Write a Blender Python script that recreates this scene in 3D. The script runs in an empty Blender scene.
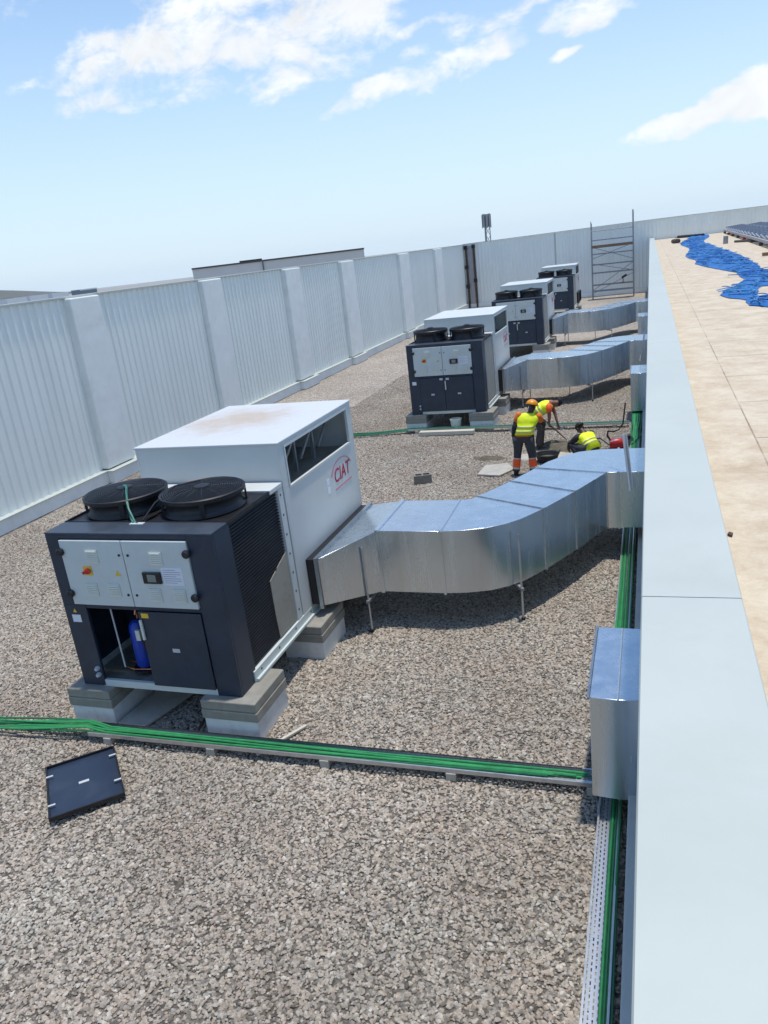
import bpy, bmesh, math, random
from mathutils import Vector, Matrix, noise as mnoise
random.seed(7)
R = math.radians
scene = bpy.context.scene
COL = scene.collection

# ------------------------------------------------------------------ materials
def srgb(r, g, b):
    def f(c):
        c /= 255.0
        return c / 12.92 if c <= 0.04045 else ((c + 0.055) / 1.055) ** 2.4
    return (f(r), f(g), f(b), 1)

def nt(name):
    m = bpy.data.materials.new(name); m.use_nodes = True
    t = m.node_tree
    return m, t, t.nodes['Principled BSDF']

def N(t, typ, **kw):
    n = t.nodes.new(typ)
    for k, v in kw.items():
        if k in n.inputs: n.inputs[k].default_value = v
        else: setattr(n, k, v)
    return n

def mat(name, col, rough=0.6, metal=0.0, var=0.12, scale=4.0, bump=0.0, bscale=60.0, dirt=None, dirt_amt=0.0, dscale=1.5, spec=0.5, stretch=None):
    """painted / cast surface: base colour with soft tonal variation, optional dirt blotches, micro bump"""
    m, t, p = nt(name); L = t.links
    tc = N(t, 'ShaderNodeTexCoord')
    src = tc.outputs['Object']
    if stretch:
        mp = N(t, 'ShaderNodeMapping'); mp.inputs['Scale'].default_value = stretch
        L.new(src, mp.inputs[0]); src = mp.outputs[0]
    n1 = N(t, 'ShaderNodeTexNoise', Scale=scale, Detail=6.0, Roughness=0.65); L.new(src, n1.inputs['Vector'])
    ramp = N(t, 'ShaderNodeMapRange'); ramp.inputs[1].default_value = 0.3; ramp.inputs[2].default_value = 0.7
    ramp.inputs[3].default_value = 1 - var; ramp.inputs[4].default_value = 1 + var
    L.new(n1.outputs['Fac'], ramp.inputs[0])
    mul = N(t, 'ShaderNodeMix', data_type='RGBA', blend_type='MULTIPLY'); mul.inputs[0].default_value = 1
    mul.inputs[6].default_value = col
    L.new(ramp.outputs[0], mul.inputs[7])
    out = mul.outputs[2]
    if dirt:
        n2 = N(t, 'ShaderNodeTexNoise', Scale=dscale, Detail=8.0, Roughness=0.7, Distortion=0.6); L.new(src, n2.inputs['Vector'])
        r2 = N(t, 'ShaderNodeMapRange'); r2.inputs[1].default_value = 0.5; r2.inputs[2].default_value = 0.78
        r2.inputs[3].default_value = 0; r2.inputs[4].default_value = dirt_amt
        L.new(n2.outputs['Fac'], r2.inputs[0])
        mx = N(t, 'ShaderNodeMix', data_type='RGBA'); L.new(r2.outputs[0], mx.inputs[0]); L.new(out, mx.inputs[6]); mx.inputs[7].default_value = dirt
        out = mx.outputs[2]
    L.new(out, p.inputs['Base Color'])
    rr = N(t, 'ShaderNodeMapRange'); rr.inputs[3].default_value = max(0, rough - 0.1); rr.inputs[4].default_value = min(1, rough + 0.1)
    L.new(n1.outputs['Fac'], rr.inputs[0]); L.new(rr.outputs[0], p.inputs['Roughness'])
    p.inputs['Metallic'].default_value = metal
    p.inputs['Specular IOR Level'].default_value = spec
    if bump:
        n3 = N(t, 'ShaderNodeTexNoise', Scale=bscale, Detail=5.0); L.new(src, n3.inputs['Vector'])
        b = N(t, 'ShaderNodeBump', Strength=bump, Distance=0.02); L.new(n3.outputs['Fac'], b.inputs['Height']); L.new(b.outputs[0], p.inputs['Normal'])
    return m

M = {}
M['white_panel'] = mat('white_wall_sheet', (0.80, 0.835, 0.80, 1), 0.45, var=0.04, scale=1.2, dirt=(0.50, 0.52, 0.51, 1), dirt_amt=0.16, dscale=0.7, stretch=(1, 1, 0.25))
M['white_conc'] = mat('white_painted_concrete', (0.79, 0.82, 0.79, 1), 0.75, var=0.05, scale=2, bump=0.15, bscale=40, dirt=(0.42, 0.42, 0.38, 1), dirt_amt=0.3, dscale=1.1)
M['kerb_grey'] = mat('weathered_kerb', (0.40, 0.42, 0.40, 1), 0.8, var=0.08, scale=3, bump=0.2, bscale=40, dirt=(0.25, 0.24, 0.21, 1), dirt_amt=0.5, dscale=2)
M['coping'] = mat('coping_sheet', (0.475, 0.51, 0.47, 1), 0.5, var=0.04, scale=1.2, dirt=(0.40, 0.42, 0.36, 1), dirt_amt=0.55, dscale=0.9, bump=0.04, bscale=3)
M['white_unit'] = mat('white_unit_paint', (0.60, 0.63, 0.61, 1), 0.4, var=0.03, scale=2, dirt=(0.5, 0.47, 0.42, 1), dirt_amt=0.2, dscale=2.2)
M['control'] = mat('control_panel_paint', (0.58, 0.64, 0.62, 1), 0.4, var=0.03, scale=3, dirt=(0.4, 0.41, 0.38, 1), dirt_amt=0.25, dscale=4)
M['vent_white'] = mat('vent_plastic', (0.66, 0.69, 0.62, 1), 0.5, var=0.03)
M['navy'] = mat('navy_unit_paint', (0.018, 0.033, 0.057, 1), 0.42, var=0.15, scale=3, dirt=(0.07, 0.085, 0.105, 1), dirt_amt=0.25, dscale=3.0)
M['fascia'] = mat('fascia_paint', (0.042, 0.056, 0.076, 1), 0.4, var=0.1, scale=3, dirt=(0.14, 0.13, 0.12, 1), dirt_amt=0.35, dscale=3.0)
M['lid'] = mat('navy_lid_paint', (0.022, 0.034, 0.062, 1), 0.35, var=0.1, scale=3, dirt=(0.10, 0.11, 0.13, 1), dirt_amt=0.3, dscale=3)
M['black'] = mat('black_plastic', (0.009, 0.009, 0.011, 1), 0.45, var=0.3, scale=6, dirt=(0.05, 0.047, 0.045, 1), dirt_amt=0.3, dscale=5)
M['coil'] = mat('coil_fins', (0.050, 0.053, 0.058, 1), 0.45, metal=0.3, var=0.2, scale=5, dirt=(0.11, 0.10, 0.09, 1), dirt_amt=0.4, dscale=4)
M['coil_cover'] = mat('coil_cover_sheet', (0.34, 0.34, 0.31, 1), 0.8, var=0.1, scale=3, dirt=(0.2, 0.2, 0.18, 1), dirt_amt=0.4, dscale=3)
M['cardboard'] = mat('cardboard', (0.33, 0.31, 0.26, 1), 0.85, var=0.08, scale=4, dirt=(0.16, 0.15, 0.13, 1), dirt_amt=0.5, dscale=3)
M['interior'] = mat('unit_interior', (0.09, 0.09, 0.085, 1), 0.7, var=0.3, scale=5)
M['inner_sheet'] = mat('inner_galvanised', (0.32, 0.32, 0.28, 1), 0.5, metal=0.5, var=0.25, scale=4)
M['copper'] = mat('copper_pipe', (0.62, 0.27, 0.14, 1), 0.35, metal=1.0, var=0.1)
M['blue_can'] = mat('blue_compressor', (0.012, 0.055, 0.42, 1), 0.35, var=0.1)
M['red'] = mat('red_plastic', (0.45, 0.02, 0.025, 1), 0.4, var=0.1)
M['logo_red'] = mat('logo_red', (0.40, 0.015, 0.06, 1), 0.5, var=0.05)
M['yellow_label'] = mat('yellow_label', (0.75, 0.5, 0.04, 1), 0.5, var=0.05)
M['paper'] = mat('paper', (0.72, 0.76, 0.82, 1), 0.7, var=0.03)
M['grey_label'] = mat('grey_label', (0.5, 0.53, 0.55, 1), 0.5, var=0.05)
M['screen'] = mat('display_glass', (0.02, 0.022, 0.025, 1), 0.15, var=0.05)
M['screen_lit'] = mat('display_lcd', (0.22, 0.25, 0.22, 1), 0.2, var=0.05)
M['concrete'] = mat('paver_concrete', (0.27, 0.26, 0.225, 1), 0.85, var=0.15, scale=7, bump=0.4, bscale=90, dirt=(0.14, 0.135, 0.12, 1), dirt_amt=0.5, dscale=4)
M['foam'] = mat('white_foam', (0.68, 0.70, 0.69, 1), 0.8, var=0.05, scale=8, bump=0.2, bscale=120, dirt=(0.38, 0.36, 0.31, 1), dirt_amt=0.5, dscale=5)
M['slab'] = mat('pale_slab', (0.42, 0.40, 0.35, 1), 0.85, var=0.12, scale=5, bump=0.3, bscale=60, dirt=(0.24, 0.22, 0.19, 1), dirt_amt=0.6, dscale=2)
M['block'] = mat('hollow_block', (0.22, 0.205, 0.175, 1), 0.9, var=0.2, scale=12, bump=0.5, bscale=90)
M['green_cable'] = mat('green_cable', (0.03, 0.26, 0.085, 1), 0.5, var=0.22, scale=9)
M['green_dark'] = mat('green_cable_dark', (0.015, 0.15, 0.06, 1), 0.5, var=0.2, scale=9)
M['green_teal'] = mat('earth_wire', (0.03, 0.16, 0.12, 1), 0.5, var=0.2)
M['black_cable'] = mat('black_cable', (0.012, 0.013, 0.02, 1), 0.5, var=0.1)
M['steel'] = mat('galvanised_steel', (0.52, 0.54, 0.55, 1), 0.42, metal=0.85, var=0.12, scale=10)
M['steel_dull'] = mat('dull_steel', (0.30, 0.31, 0.32, 1), 0.55, metal=0.5, var=0.2, scale=8)
M['rust_brown'] = mat('brown_steel', (0.07, 0.045, 0.035, 1), 0.7, var=0.25, scale=8)
M['joint_panel'] = mat('joint_panel', (0.36, 0.35, 0.36, 1), 0.7, var=0.1)
M['wood'] = mat('old_plank', (0.23, 0.13, 0.08, 1), 0.8, var=0.3, scale=4, stretch=(1, 8, 8))
M['pale_wood'] = mat('pale_plank', (0.55, 0.52, 0.44, 1), 0.8, var=0.1, scale=4)
M['beige_wall'] = mat('beige_cladding', (0.62, 0.585, 0.55, 1), 0.7, var=0.05, scale=0.2)
M['dark_trim'] = mat('dark_trim', (0.08, 0.07, 0.065, 1), 0.6, var=0.1)
M['far_grey'] = mat('far_grey', (0.20, 0.22, 0.26, 1), 0.8, var=0.1)
M['far_white'] = mat('far_white', (0.6, 0.62, 0.64, 1), 0.8, var=0.1)
M['soil'] = mat('soil', (0.115, 0.10, 0.07, 1), 0.95, var=0.35, scale=9, bump=0.8, bscale=30)
M['blue_net'] = mat('blue_net', (0.004, 0.12, 0.39, 1), 0.5, var=0.35, scale=14)
M['blue_net_light'] = mat('blue_net_light', (0.06, 0.27, 0.52, 1), 0.4, var=0.2, scale=14)  # paler blue strands paint in the bright highlights of the netting
M['solar_frame'] = mat('solar_frame', (0.55, 0.56, 0.58, 1), 0.4, metal=0.6, var=0.05)
M['skin_dark'] = mat('skin_dark', (0.075, 0.04, 0.028, 1), 0.55, var=0.08)
M['skin_tan'] = mat('skin_tan', (0.20, 0.10, 0.07, 1), 0.55, var=0.08)
M['hair'] = mat('hair', (0.012, 0.010, 0.010, 1), 0.7, var=0.2, scale=30)
M['hivis'] = mat('hivis_yellow', (0.80, 0.92, 0.012, 1), 0.6, var=0.10, scale=12, bump=0.5, bscale=9)
M['hivis_or'] = mat('hivis_orange', (0.90, 0.11, 0.02, 1), 0.6, var=0.08, scale=9)
M['orange_shirt'] = mat('orange_shirt', (0.62, 0.15, 0.02, 1), 0.75, var=0.12, scale=10)
M['reflect'] = mat('reflective_tape', (0.48, 0.52, 0.46, 1), 0.4, metal=0.2, var=0.1)
M['trousers'] = mat('work_trousers', (0.042, 0.046, 0.056, 1), 0.85, var=0.25, scale=9, bump=0.5, bscale=12)
M['trousers_b'] = mat('brown_trousers', (0.050, 0.040, 0.042, 1), 0.85, var=0.25, scale=9, bump=0.5, bscale=12)
M['sleeve'] = mat('dark_sleeve', (0.022, 0.022, 0.026, 1), 0.8, var=0.2, scale=9)
M['boot'] = mat('boot_leather', (0.02, 0.018, 0.016, 1), 0.6, var=0.2)
M['helmet'] = mat('helmet_orange', (0.78, 0.30, 0.015, 1), 0.3, var=0.03)
M['rubber'] = mat('black_rubber', (0.02, 0.022, 0.024, 1), 0.6, var=0.2, scale=5)
M['teal_plastic'] = mat('teal_plastic', (0.01, 0.10, 0.085, 1), 0.5, var=0.1)
M['eye'] = mat('eye_dark', (0.01, 0.01, 0.01, 1), 0.2, var=0.0)

def duct_mat(name, base, rough, zinc=0.5):
    m, t, p = nt(name); L = t.links
    tc = N(t, 'ShaderNodeTexCoord')
    v = N(t, 'ShaderNodeTexVoronoi', Scale=28.0); L.new(tc.outputs['Object'], v.inputs['Vector'])
    mp = N(t, 'ShaderNodeMapping'); mp.inputs['Scale'].default_value = (6, 6, 0.35); L.new(tc.outputs['Object'], mp.inputs[0])
    n = N(t, 'ShaderNodeTexNoise', Scale=1.0, Detail=6.0, Roughness=0.6); L.new(mp.outputs[0], n.inputs['Vector'])
    a = N(t, 'ShaderNodeMath', operation='MULTIPLY_ADD'); L.new(v.outputs['Color'], a.inputs[0]); a.inputs[1].default_value = 0.08 * zinc
    L.new(n.outputs['Fac'], a.inputs[2])
    r = N(t, 'ShaderNodeMapRange'); r.inputs[1].default_value = 0.3; r.inputs[2].default_value = 0.8; r.inputs[3].default_value = 0.88; r.inputs[4].default_value = 1.10
    L.new(a.outputs[0], r.inputs[0])
    mu = N(t, 'ShaderNodeMix', data_type='RGBA', blend_type='MULTIPLY'); mu.inputs[0].default_value = 1; mu.inputs[6].default_value = base
    L.new(r.outputs[0], mu.inputs[7]); L.new(mu.outputs[2], p.inputs['Base Color'])
    r2 = N(t, 'ShaderNodeMapRange'); r2.inputs[1].default_value = 0.3; r2.inputs[2].default_value = 0.8; r2.inputs[3].default_value = rough - 0.08; r2.inputs[4].default_value = rough + 0.1
    L.new(a.outputs[0], r2.inputs[0]); L.new(r2.outputs[0], p.inputs['Roughness'])
    p.inputs['Metallic'].default_value = 0.9
    n2 = N(t, 'ShaderNodeTexNoise', Scale=2.2, Detail=2.0); L.new(tc.outputs['Object'], n2.inputs['Vector'])
    b = N(t, 'ShaderNodeBump', Strength=0.12, Distance=0.03); L.new(n2.outputs['Fac'], b.inputs['Height']); L.new(b.outputs[0], p.inputs['Normal'])
    return m
M['duct'] = duct_mat('duct_galvanised', (0.61, 0.675, 0.725, 1), 0.26, 0.15)
M['duct_joint'] = duct_mat('duct_joint_galvanised', (0.38, 0.41, 0.43, 1), 0.3)

def gravel_ground():
    m, t, p = nt('gravel_bed'); L = t.links
    tc = N(t, 'ShaderNodeTexCoord')
    v = N(t, 'ShaderNodeTexVoronoi', Scale=26.0); L.new(tc.outputs['Object'], v.inputs['Vector'])
    n = N(t, 'ShaderNodeTexNoise', Scale=0.35, Detail=5.0); L.new(tc.outputs['Object'], n.inputs['Vector'])
    cr = N(t, 'ShaderNodeValToRGB'); e = cr.color_ramp.elements
    e[0].color = (0.22, 0.195, 0.165, 1); e[1].color = (0.58, 0.52, 0.45, 1)
    x = e.new(0.5); x.color = (0.42, 0.37, 0.315, 1)
    sep = N(t, 'ShaderNodeSeparateColor'); L.new(v.outputs['Color'], sep.inputs[0]); L.new(sep.outputs[0], cr.inputs[0])
    dk = N(t, 'ShaderNodeMapRange'); dk.inputs[1].default_value = 0.25; dk.inputs[2].default_value = 0.75; dk.inputs[3].default_value = 1.0; dk.inputs[4].default_value = 0.6  # cell edges darkened in the colour as shade in the crevices between pebbles
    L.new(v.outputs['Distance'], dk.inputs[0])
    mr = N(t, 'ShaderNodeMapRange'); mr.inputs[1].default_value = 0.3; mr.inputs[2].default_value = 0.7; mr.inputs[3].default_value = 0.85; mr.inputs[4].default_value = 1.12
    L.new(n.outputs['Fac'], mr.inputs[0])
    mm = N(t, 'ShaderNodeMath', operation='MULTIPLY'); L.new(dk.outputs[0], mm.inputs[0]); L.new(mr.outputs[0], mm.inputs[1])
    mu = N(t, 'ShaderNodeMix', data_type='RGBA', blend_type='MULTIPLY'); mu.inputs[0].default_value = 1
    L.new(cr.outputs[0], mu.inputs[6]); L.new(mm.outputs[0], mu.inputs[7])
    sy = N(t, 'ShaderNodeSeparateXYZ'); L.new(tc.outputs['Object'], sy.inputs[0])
    fy = N(t, 'ShaderNodeMapRange'); fy.inputs[1].default_value = 7; fy.inputs[2].default_value = 20; fy.inputs[3].default_value = 0.5; fy.inputs[4].default_value = 1.12; L.new(sy.outputs[1], fy.inputs[0])  # gap shade between stones painted into the bed: darker near, lighter far
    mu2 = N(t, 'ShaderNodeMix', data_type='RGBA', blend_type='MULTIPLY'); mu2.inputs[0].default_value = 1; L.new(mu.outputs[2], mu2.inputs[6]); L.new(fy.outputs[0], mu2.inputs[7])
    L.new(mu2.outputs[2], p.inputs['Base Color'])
    p.inputs['Roughness'].default_value = 0.95; p.inputs['Specular IOR Level'].default_value = 0.2
    inv = N(t, 'ShaderNodeMath', operation='SUBTRACT'); inv.inputs[0].default_value = 1; L.new(v.outputs['Distance'], inv.inputs[1])
    b = N(t, 'ShaderNodeBump', Strength=0.8, Distance=0.03); L.new(inv.outputs[0], b.inputs['Height']); L.new(b.outputs[0], p.inputs['Normal'])
    return m
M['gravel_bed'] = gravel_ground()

def stone_mat():
    m, t, p = nt('gravel_stone'); L = t.links
    oi = N(t, 'ShaderNodeObjectInfo')
    cr = N(t, 'ShaderNodeValToRGB'); cr.color_ramp.interpolation = 'LINEAR'
    cols = [(0.0, (0.12, 0.108, 0.09)), (0.15, (0.27, 0.242, 0.192)), (0.35, (0.43, 0.385, 0.31)), (0.5, (0.32, 0.30, 0.26)), (0.62, (0.47, 0.41, 0.32)), (0.75, (0.34, 0.28, 0.225)), (0.9, (0.55, 0.515, 0.44)), (1.0, (0.19, 0.182, 0.17))]
    e = cr.color_ramp.elements
    e[0].position = 0; e[0].color = (*cols[0][1], 1); e[1].position = 1; e[1].color = (*cols[-1][1], 1)
    for q, c in cols[1:-1]:
        x = e.new(q); x.color = (*c, 1)
    L.new(oi.outputs['Random'], cr.inputs[0])
    geo = N(t, 'ShaderNodeNewGeometry')
    n = N(t, 'ShaderNodeTexNoise', Scale=40.0, Detail=4.0); L.new(geo.outputs['Position'], n.inputs['Vector'])
    n2 = N(t, 'ShaderNodeTexNoise', Scale=0.45, Detail=4.0); L.new(geo.outputs['Position'], n2.inputs['Vector'])
    r = N(t, 'ShaderNodeMapRange'); r.inputs[1].default_value = 0.3; r.inputs[2].default_value = 0.7; r.inputs[3].default_value = 0.75; r.inputs[4].default_value = 1.2
    L.new(n.outputs['Fac'], r.inputs[0])
    r2 = N(t, 'ShaderNodeMapRange'); r2.inputs[1].default_value = 0.3; r2.inputs[2].default_value = 0.7; r2.inputs[3].default_value = 0.80; r2.inputs[4].default_value = 1.12
    L.new(n2.outputs['Fac'], r2.inputs[0])
    mm = N(t, 'ShaderNodeMath', operation='MULTIPLY'); L.new(r.outputs[0], mm.inputs[0]); L.new(r2.outputs[0], mm.inputs[1])
    mu = N(t, 'ShaderNodeMix', data_type='RGBA', blend_type='MULTIPLY'); mu.inputs[0].default_value = 1
    n5 = N(t, 'ShaderNodeTexNoise', Scale=0.9, Detail=5.0, Roughness=0.7); L.new(geo.outputs['Position'], n5.inputs['Vector'])
    tr_ = N(t, 'ShaderNodeValToRGB'); q_ = tr_.color_ramp.elements; q_[0].position = 0.35; q_[0].color = (1.05, 0.985, 0.98, 1); q_[1].position = 0.65; q_[1].color = (0.98, 1.0, 1.03, 1); L.new(n5.outputs['Fac'], tr_.inputs[0])
    mt = N(t, 'ShaderNodeMix', data_type='RGBA', blend_type='MULTIPLY'); mt.inputs[0].default_value = 1; L.new(cr.outputs[0], mt.inputs[6]); L.new(tr_.outputs[0], mt.inputs[7])
    L.new(mt.outputs[2], mu.inputs[6]); L.new(mm.outputs[0], mu.inputs[7]); L.new(mu.outputs[2], p.inputs['Base Color'])
    p.inputs['Roughness'].default_value = 0.85; p.inputs['Specular IOR Level'].default_value = 0.3
    return m
M['stone'] = stone_mat()

def deck_mat():
    m, t, p = nt('roof_membrane'); L = t.links
    tc = N(t, 'ShaderNodeTexCoord'); sx = N(t, 'ShaderNodeSeparateXYZ'); L.new(tc.outputs['Object'], sx.inputs[0])
    def line(sock, period, off, width):
        a = N(t, 'ShaderNodeMath', operation='ADD'); L.new(sock, a.inputs[0]); a.inputs[1].default_value = off
        b = N(t, 'ShaderNodeMath', operation='MODULO'); L.new(a.outputs[0], b.inputs[0]); b.inputs[1].default_value = period
        c = N(t, 'ShaderNodeMath', operation='LESS_THAN'); L.new(b.outputs[0], c.inputs[0]); c.inputs[1].default_value = width
        return c.outputs[0]
    nn = N(t, 'ShaderNodeTexNoise', Scale=0.8, Detail=3.0); L.new(tc.outputs['Object'], nn.inputs['Vector'])
    wob = N(t, 'ShaderNodeMath', operation='MULTIPLY_ADD'); L.new(nn.outputs['Fac'], wob.inputs[0]); wob.inputs[1].default_value = 0.05; L.new(sx.outputs[1], wob.inputs[2])
    l1 = line(wob.outputs[0], 1.05, 40.0, 0.022)
    gt = N(t, 'ShaderNodeMath', operation='GREATER_THAN'); L.new(sx.outputs[0], gt.inputs[0]); gt.inputs[1].default_value = 0.62
    l1b = N(t, 'ShaderNodeMath', operation='MULTIPLY'); L.new(l1, l1b.inputs[0]); L.new(gt.outputs[0], l1b.inputs[1])
    l2 = line(sx.outputs[0], 2.4, 1.79, 0.010)
    mx = N(t, 'ShaderNodeMath', operation='MAXIMUM'); L.new(l1b.outputs[0], mx.inputs[0]); L.new(l2, mx.inputs[1])
    ns = N(t, 'ShaderNodeMapping'); ns.inputs['Scale'].default_value = (1.0, 1.0, 1); L.new(tc.outputs['Object'], ns.inputs[0])
    n2 = N(t, 'ShaderNodeTexNoise', Scale=2.6, Detail=12.0, Roughness=0.82, Distortion=0.2); L.new(ns.outputs[0], n2.inputs['Vector'])
    cr = N(t, 'ShaderNodeValToRGB'); e = cr.color_ramp.elements
    e[0].position = 0.28; e[0].color = (0.40, 0.285, 0.18, 1); e[1].position = 0.58; e[1].color = (0.62, 0.535, 0.40, 1)
    L.new(n2.outputs['Fac'], cr.inputs[0])
    nl = N(t, 'ShaderNodeTexNoise', Scale=0.9, Detail=4.0, Roughness=0.8); L.new(tc.outputs['Object'], nl.inputs['Vector'])
    nm = N(t, 'ShaderNodeMapRange'); nm.inputs[1].default_value = 0.38; nm.inputs[2].default_value = 0.62; nm.inputs[3].default_value = 0.15; nm.inputs[4].default_value = 1.0; L.new(nl.outputs['Fac'], nm.inputs[0])
    lm = N(t, 'ShaderNodeMath', operation='MULTIPLY'); L.new(mx.outputs[0], lm.inputs[0]); L.new(nm.outputs[0], lm.inputs[1])
    dk = N(t, 'ShaderNodeMix', data_type='RGBA'); L.new(lm.outputs[0], dk.inputs[0]); L.new(cr.outputs[0], dk.inputs[6]); dk.inputs[7].default_value = (0.26, 0.185, 0.12, 1)
    L.new(dk.outputs[2], p.inputs['Base Color']); p.inputs['Roughness'].default_value = 0.8
    n3 = N(t, 'ShaderNodeTexNoise', Scale=25.0, Detail=5.0); L.new(tc.outputs['Object'], n3.inputs['Vector'])
    b = N(t, 'ShaderNodeBump', Strength=0.25, Distance=0.02); L.new(n3.outputs['Fac'], b.inputs['Height']); L.new(b.outputs[0], p.inputs['Normal'])
    return m
M['deck'] = deck_mat()

def rust_roof():
    m, t, p = nt('rust_stained_roof'); L = t.links
    tc = N(t, 'ShaderNodeTexCoord'); g = N(t, 'ShaderNodeMapping')
    g.inputs['Location'].default_value = (-0.80, -3.05, 0); g.inputs['Scale'].default_value = (1.0, 1.0, 0.0)
    L.new(tc.outputs['Object'], g.inputs[0])
    le = N(t, 'ShaderNodeVectorMath', operation='LENGTH'); L.new(g.outputs[0], le.inputs[0])
    n = N(t, 'ShaderNodeTexNoise', Scale=3.0, Detail=8.0, Roughness=0.7); L.new(tc.outputs['Object'], n.inputs['Vector'])
    a = N(t, 'ShaderNodeMath', operation='MULTIPLY_ADD'); L.new(n.outputs['Fac'], a.inputs[0]); a.inputs[1].default_value = 1.9; L.new(le.outputs['Value'], a.inputs[2])
    r = N(t, 'ShaderNodeMapRange'); r.inputs[1].default_value = 1.1; r.inputs[2].default_value = 1.95; r.inputs[3].default_value = 0.62; r.inputs[4].default_value = 0.0
    L.new(a.outputs[0], r.inputs[0])
    mx = N(t, 'ShaderNodeMix', data_type='RGBA'); L.new(r.outputs[0], mx.inputs[0]); mx.inputs[6].default_value = (0.58, 0.60, 0.61, 1); mx.inputs[7].default_value = (0.44, 0.31, 0.18, 1)
    L.new(mx.outputs[2], p.inputs['Base Color']); p.inputs['Roughness'].default_value = 0.5
    return m
M['rust_roof'] = rust_roof()

def perforated():
    m, t, p = nt('perforated_tray_steel'); L = t.links
    p.inputs['Base Color'].default_value = (0.55, 0.58, 0.62, 1); p.inputs['Metallic'].default_value = 0.8; p.inputs['Roughness'].default_value = 0.4
    tc = N(t, 'ShaderNodeTexCoord')
    br = N(t, 'ShaderNodeTexBrick', Scale=1.0); br.offset = 0.5
    br.inputs['Color1'].default_value = (1, 1, 1, 1); br.inputs['Color2'].default_value = (1, 1, 1, 1); br.inputs['Mortar'].default_value = (0, 0, 0, 1)
    br.inputs['Mortar Size'].default_value = 0.010; br.inputs['Brick Width'].default_value = 0.05; br.inputs['Row Height'].default_value = 0.030
    br.inputs['Mortar Smooth'].default_value = 0.0
    L.new(tc.outputs['Object'], br.inputs['Vector'])
    tr = N(t, 'ShaderNodeBsdfTransparent'); mx = N(t, 'ShaderNodeMixShader')
    L.new(br.outputs['Color'], mx.inputs[0]); L.new(p.outputs[0], mx.inputs[1]); L.new(tr.outputs[0], mx.inputs[2])
    L.new(mx.outputs[0], t.nodes['Material Output'].inputs['Surface'])
    return m
M['perforated'] = perforated()

def solar_mat():
    m, t, p = nt('solar_cells'); L = t.links
    tc = N(t, 'ShaderNodeTexCoord')
    br = N(t, 'ShaderNodeTexBrick', Scale=1.0); br.offset = 0
    br.inputs['Color1'].default_value = (0.010, 0.018, 0.05, 1); br.inputs['Color2'].default_value = (0.014, 0.024, 0.06, 1); br.inputs['Mortar'].default_value = (0.25, 0.27, 0.3, 1)
    br.inputs['Mortar Size'].default_value = 0.004; br.inputs['Brick Width'].default_value = 0.16; br.inputs['Row Height'].default_value = 0.16
    L.new(tc.outputs['Object'], br.inputs['Vector']); L.new(br.outputs['Color'], p.inputs['Base Color'])
    p.inputs['Roughness'].default_value = 0.45; p.inputs['Specular IOR Level'].default_value = 0.25
    return m
M['solar'] = solar_mat()
M['hill'] = mat('hill_scrub', (0.07, 0.075, 0.055, 1), 0.95, var=0.3, scale=0.01)
M['plain'] = mat('hazy_plain', (0.27, 0.265, 0.24, 1), 0.95, var=0.25, scale=0.02)  # land colour lightened and greyed to carry the distant haze

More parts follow.
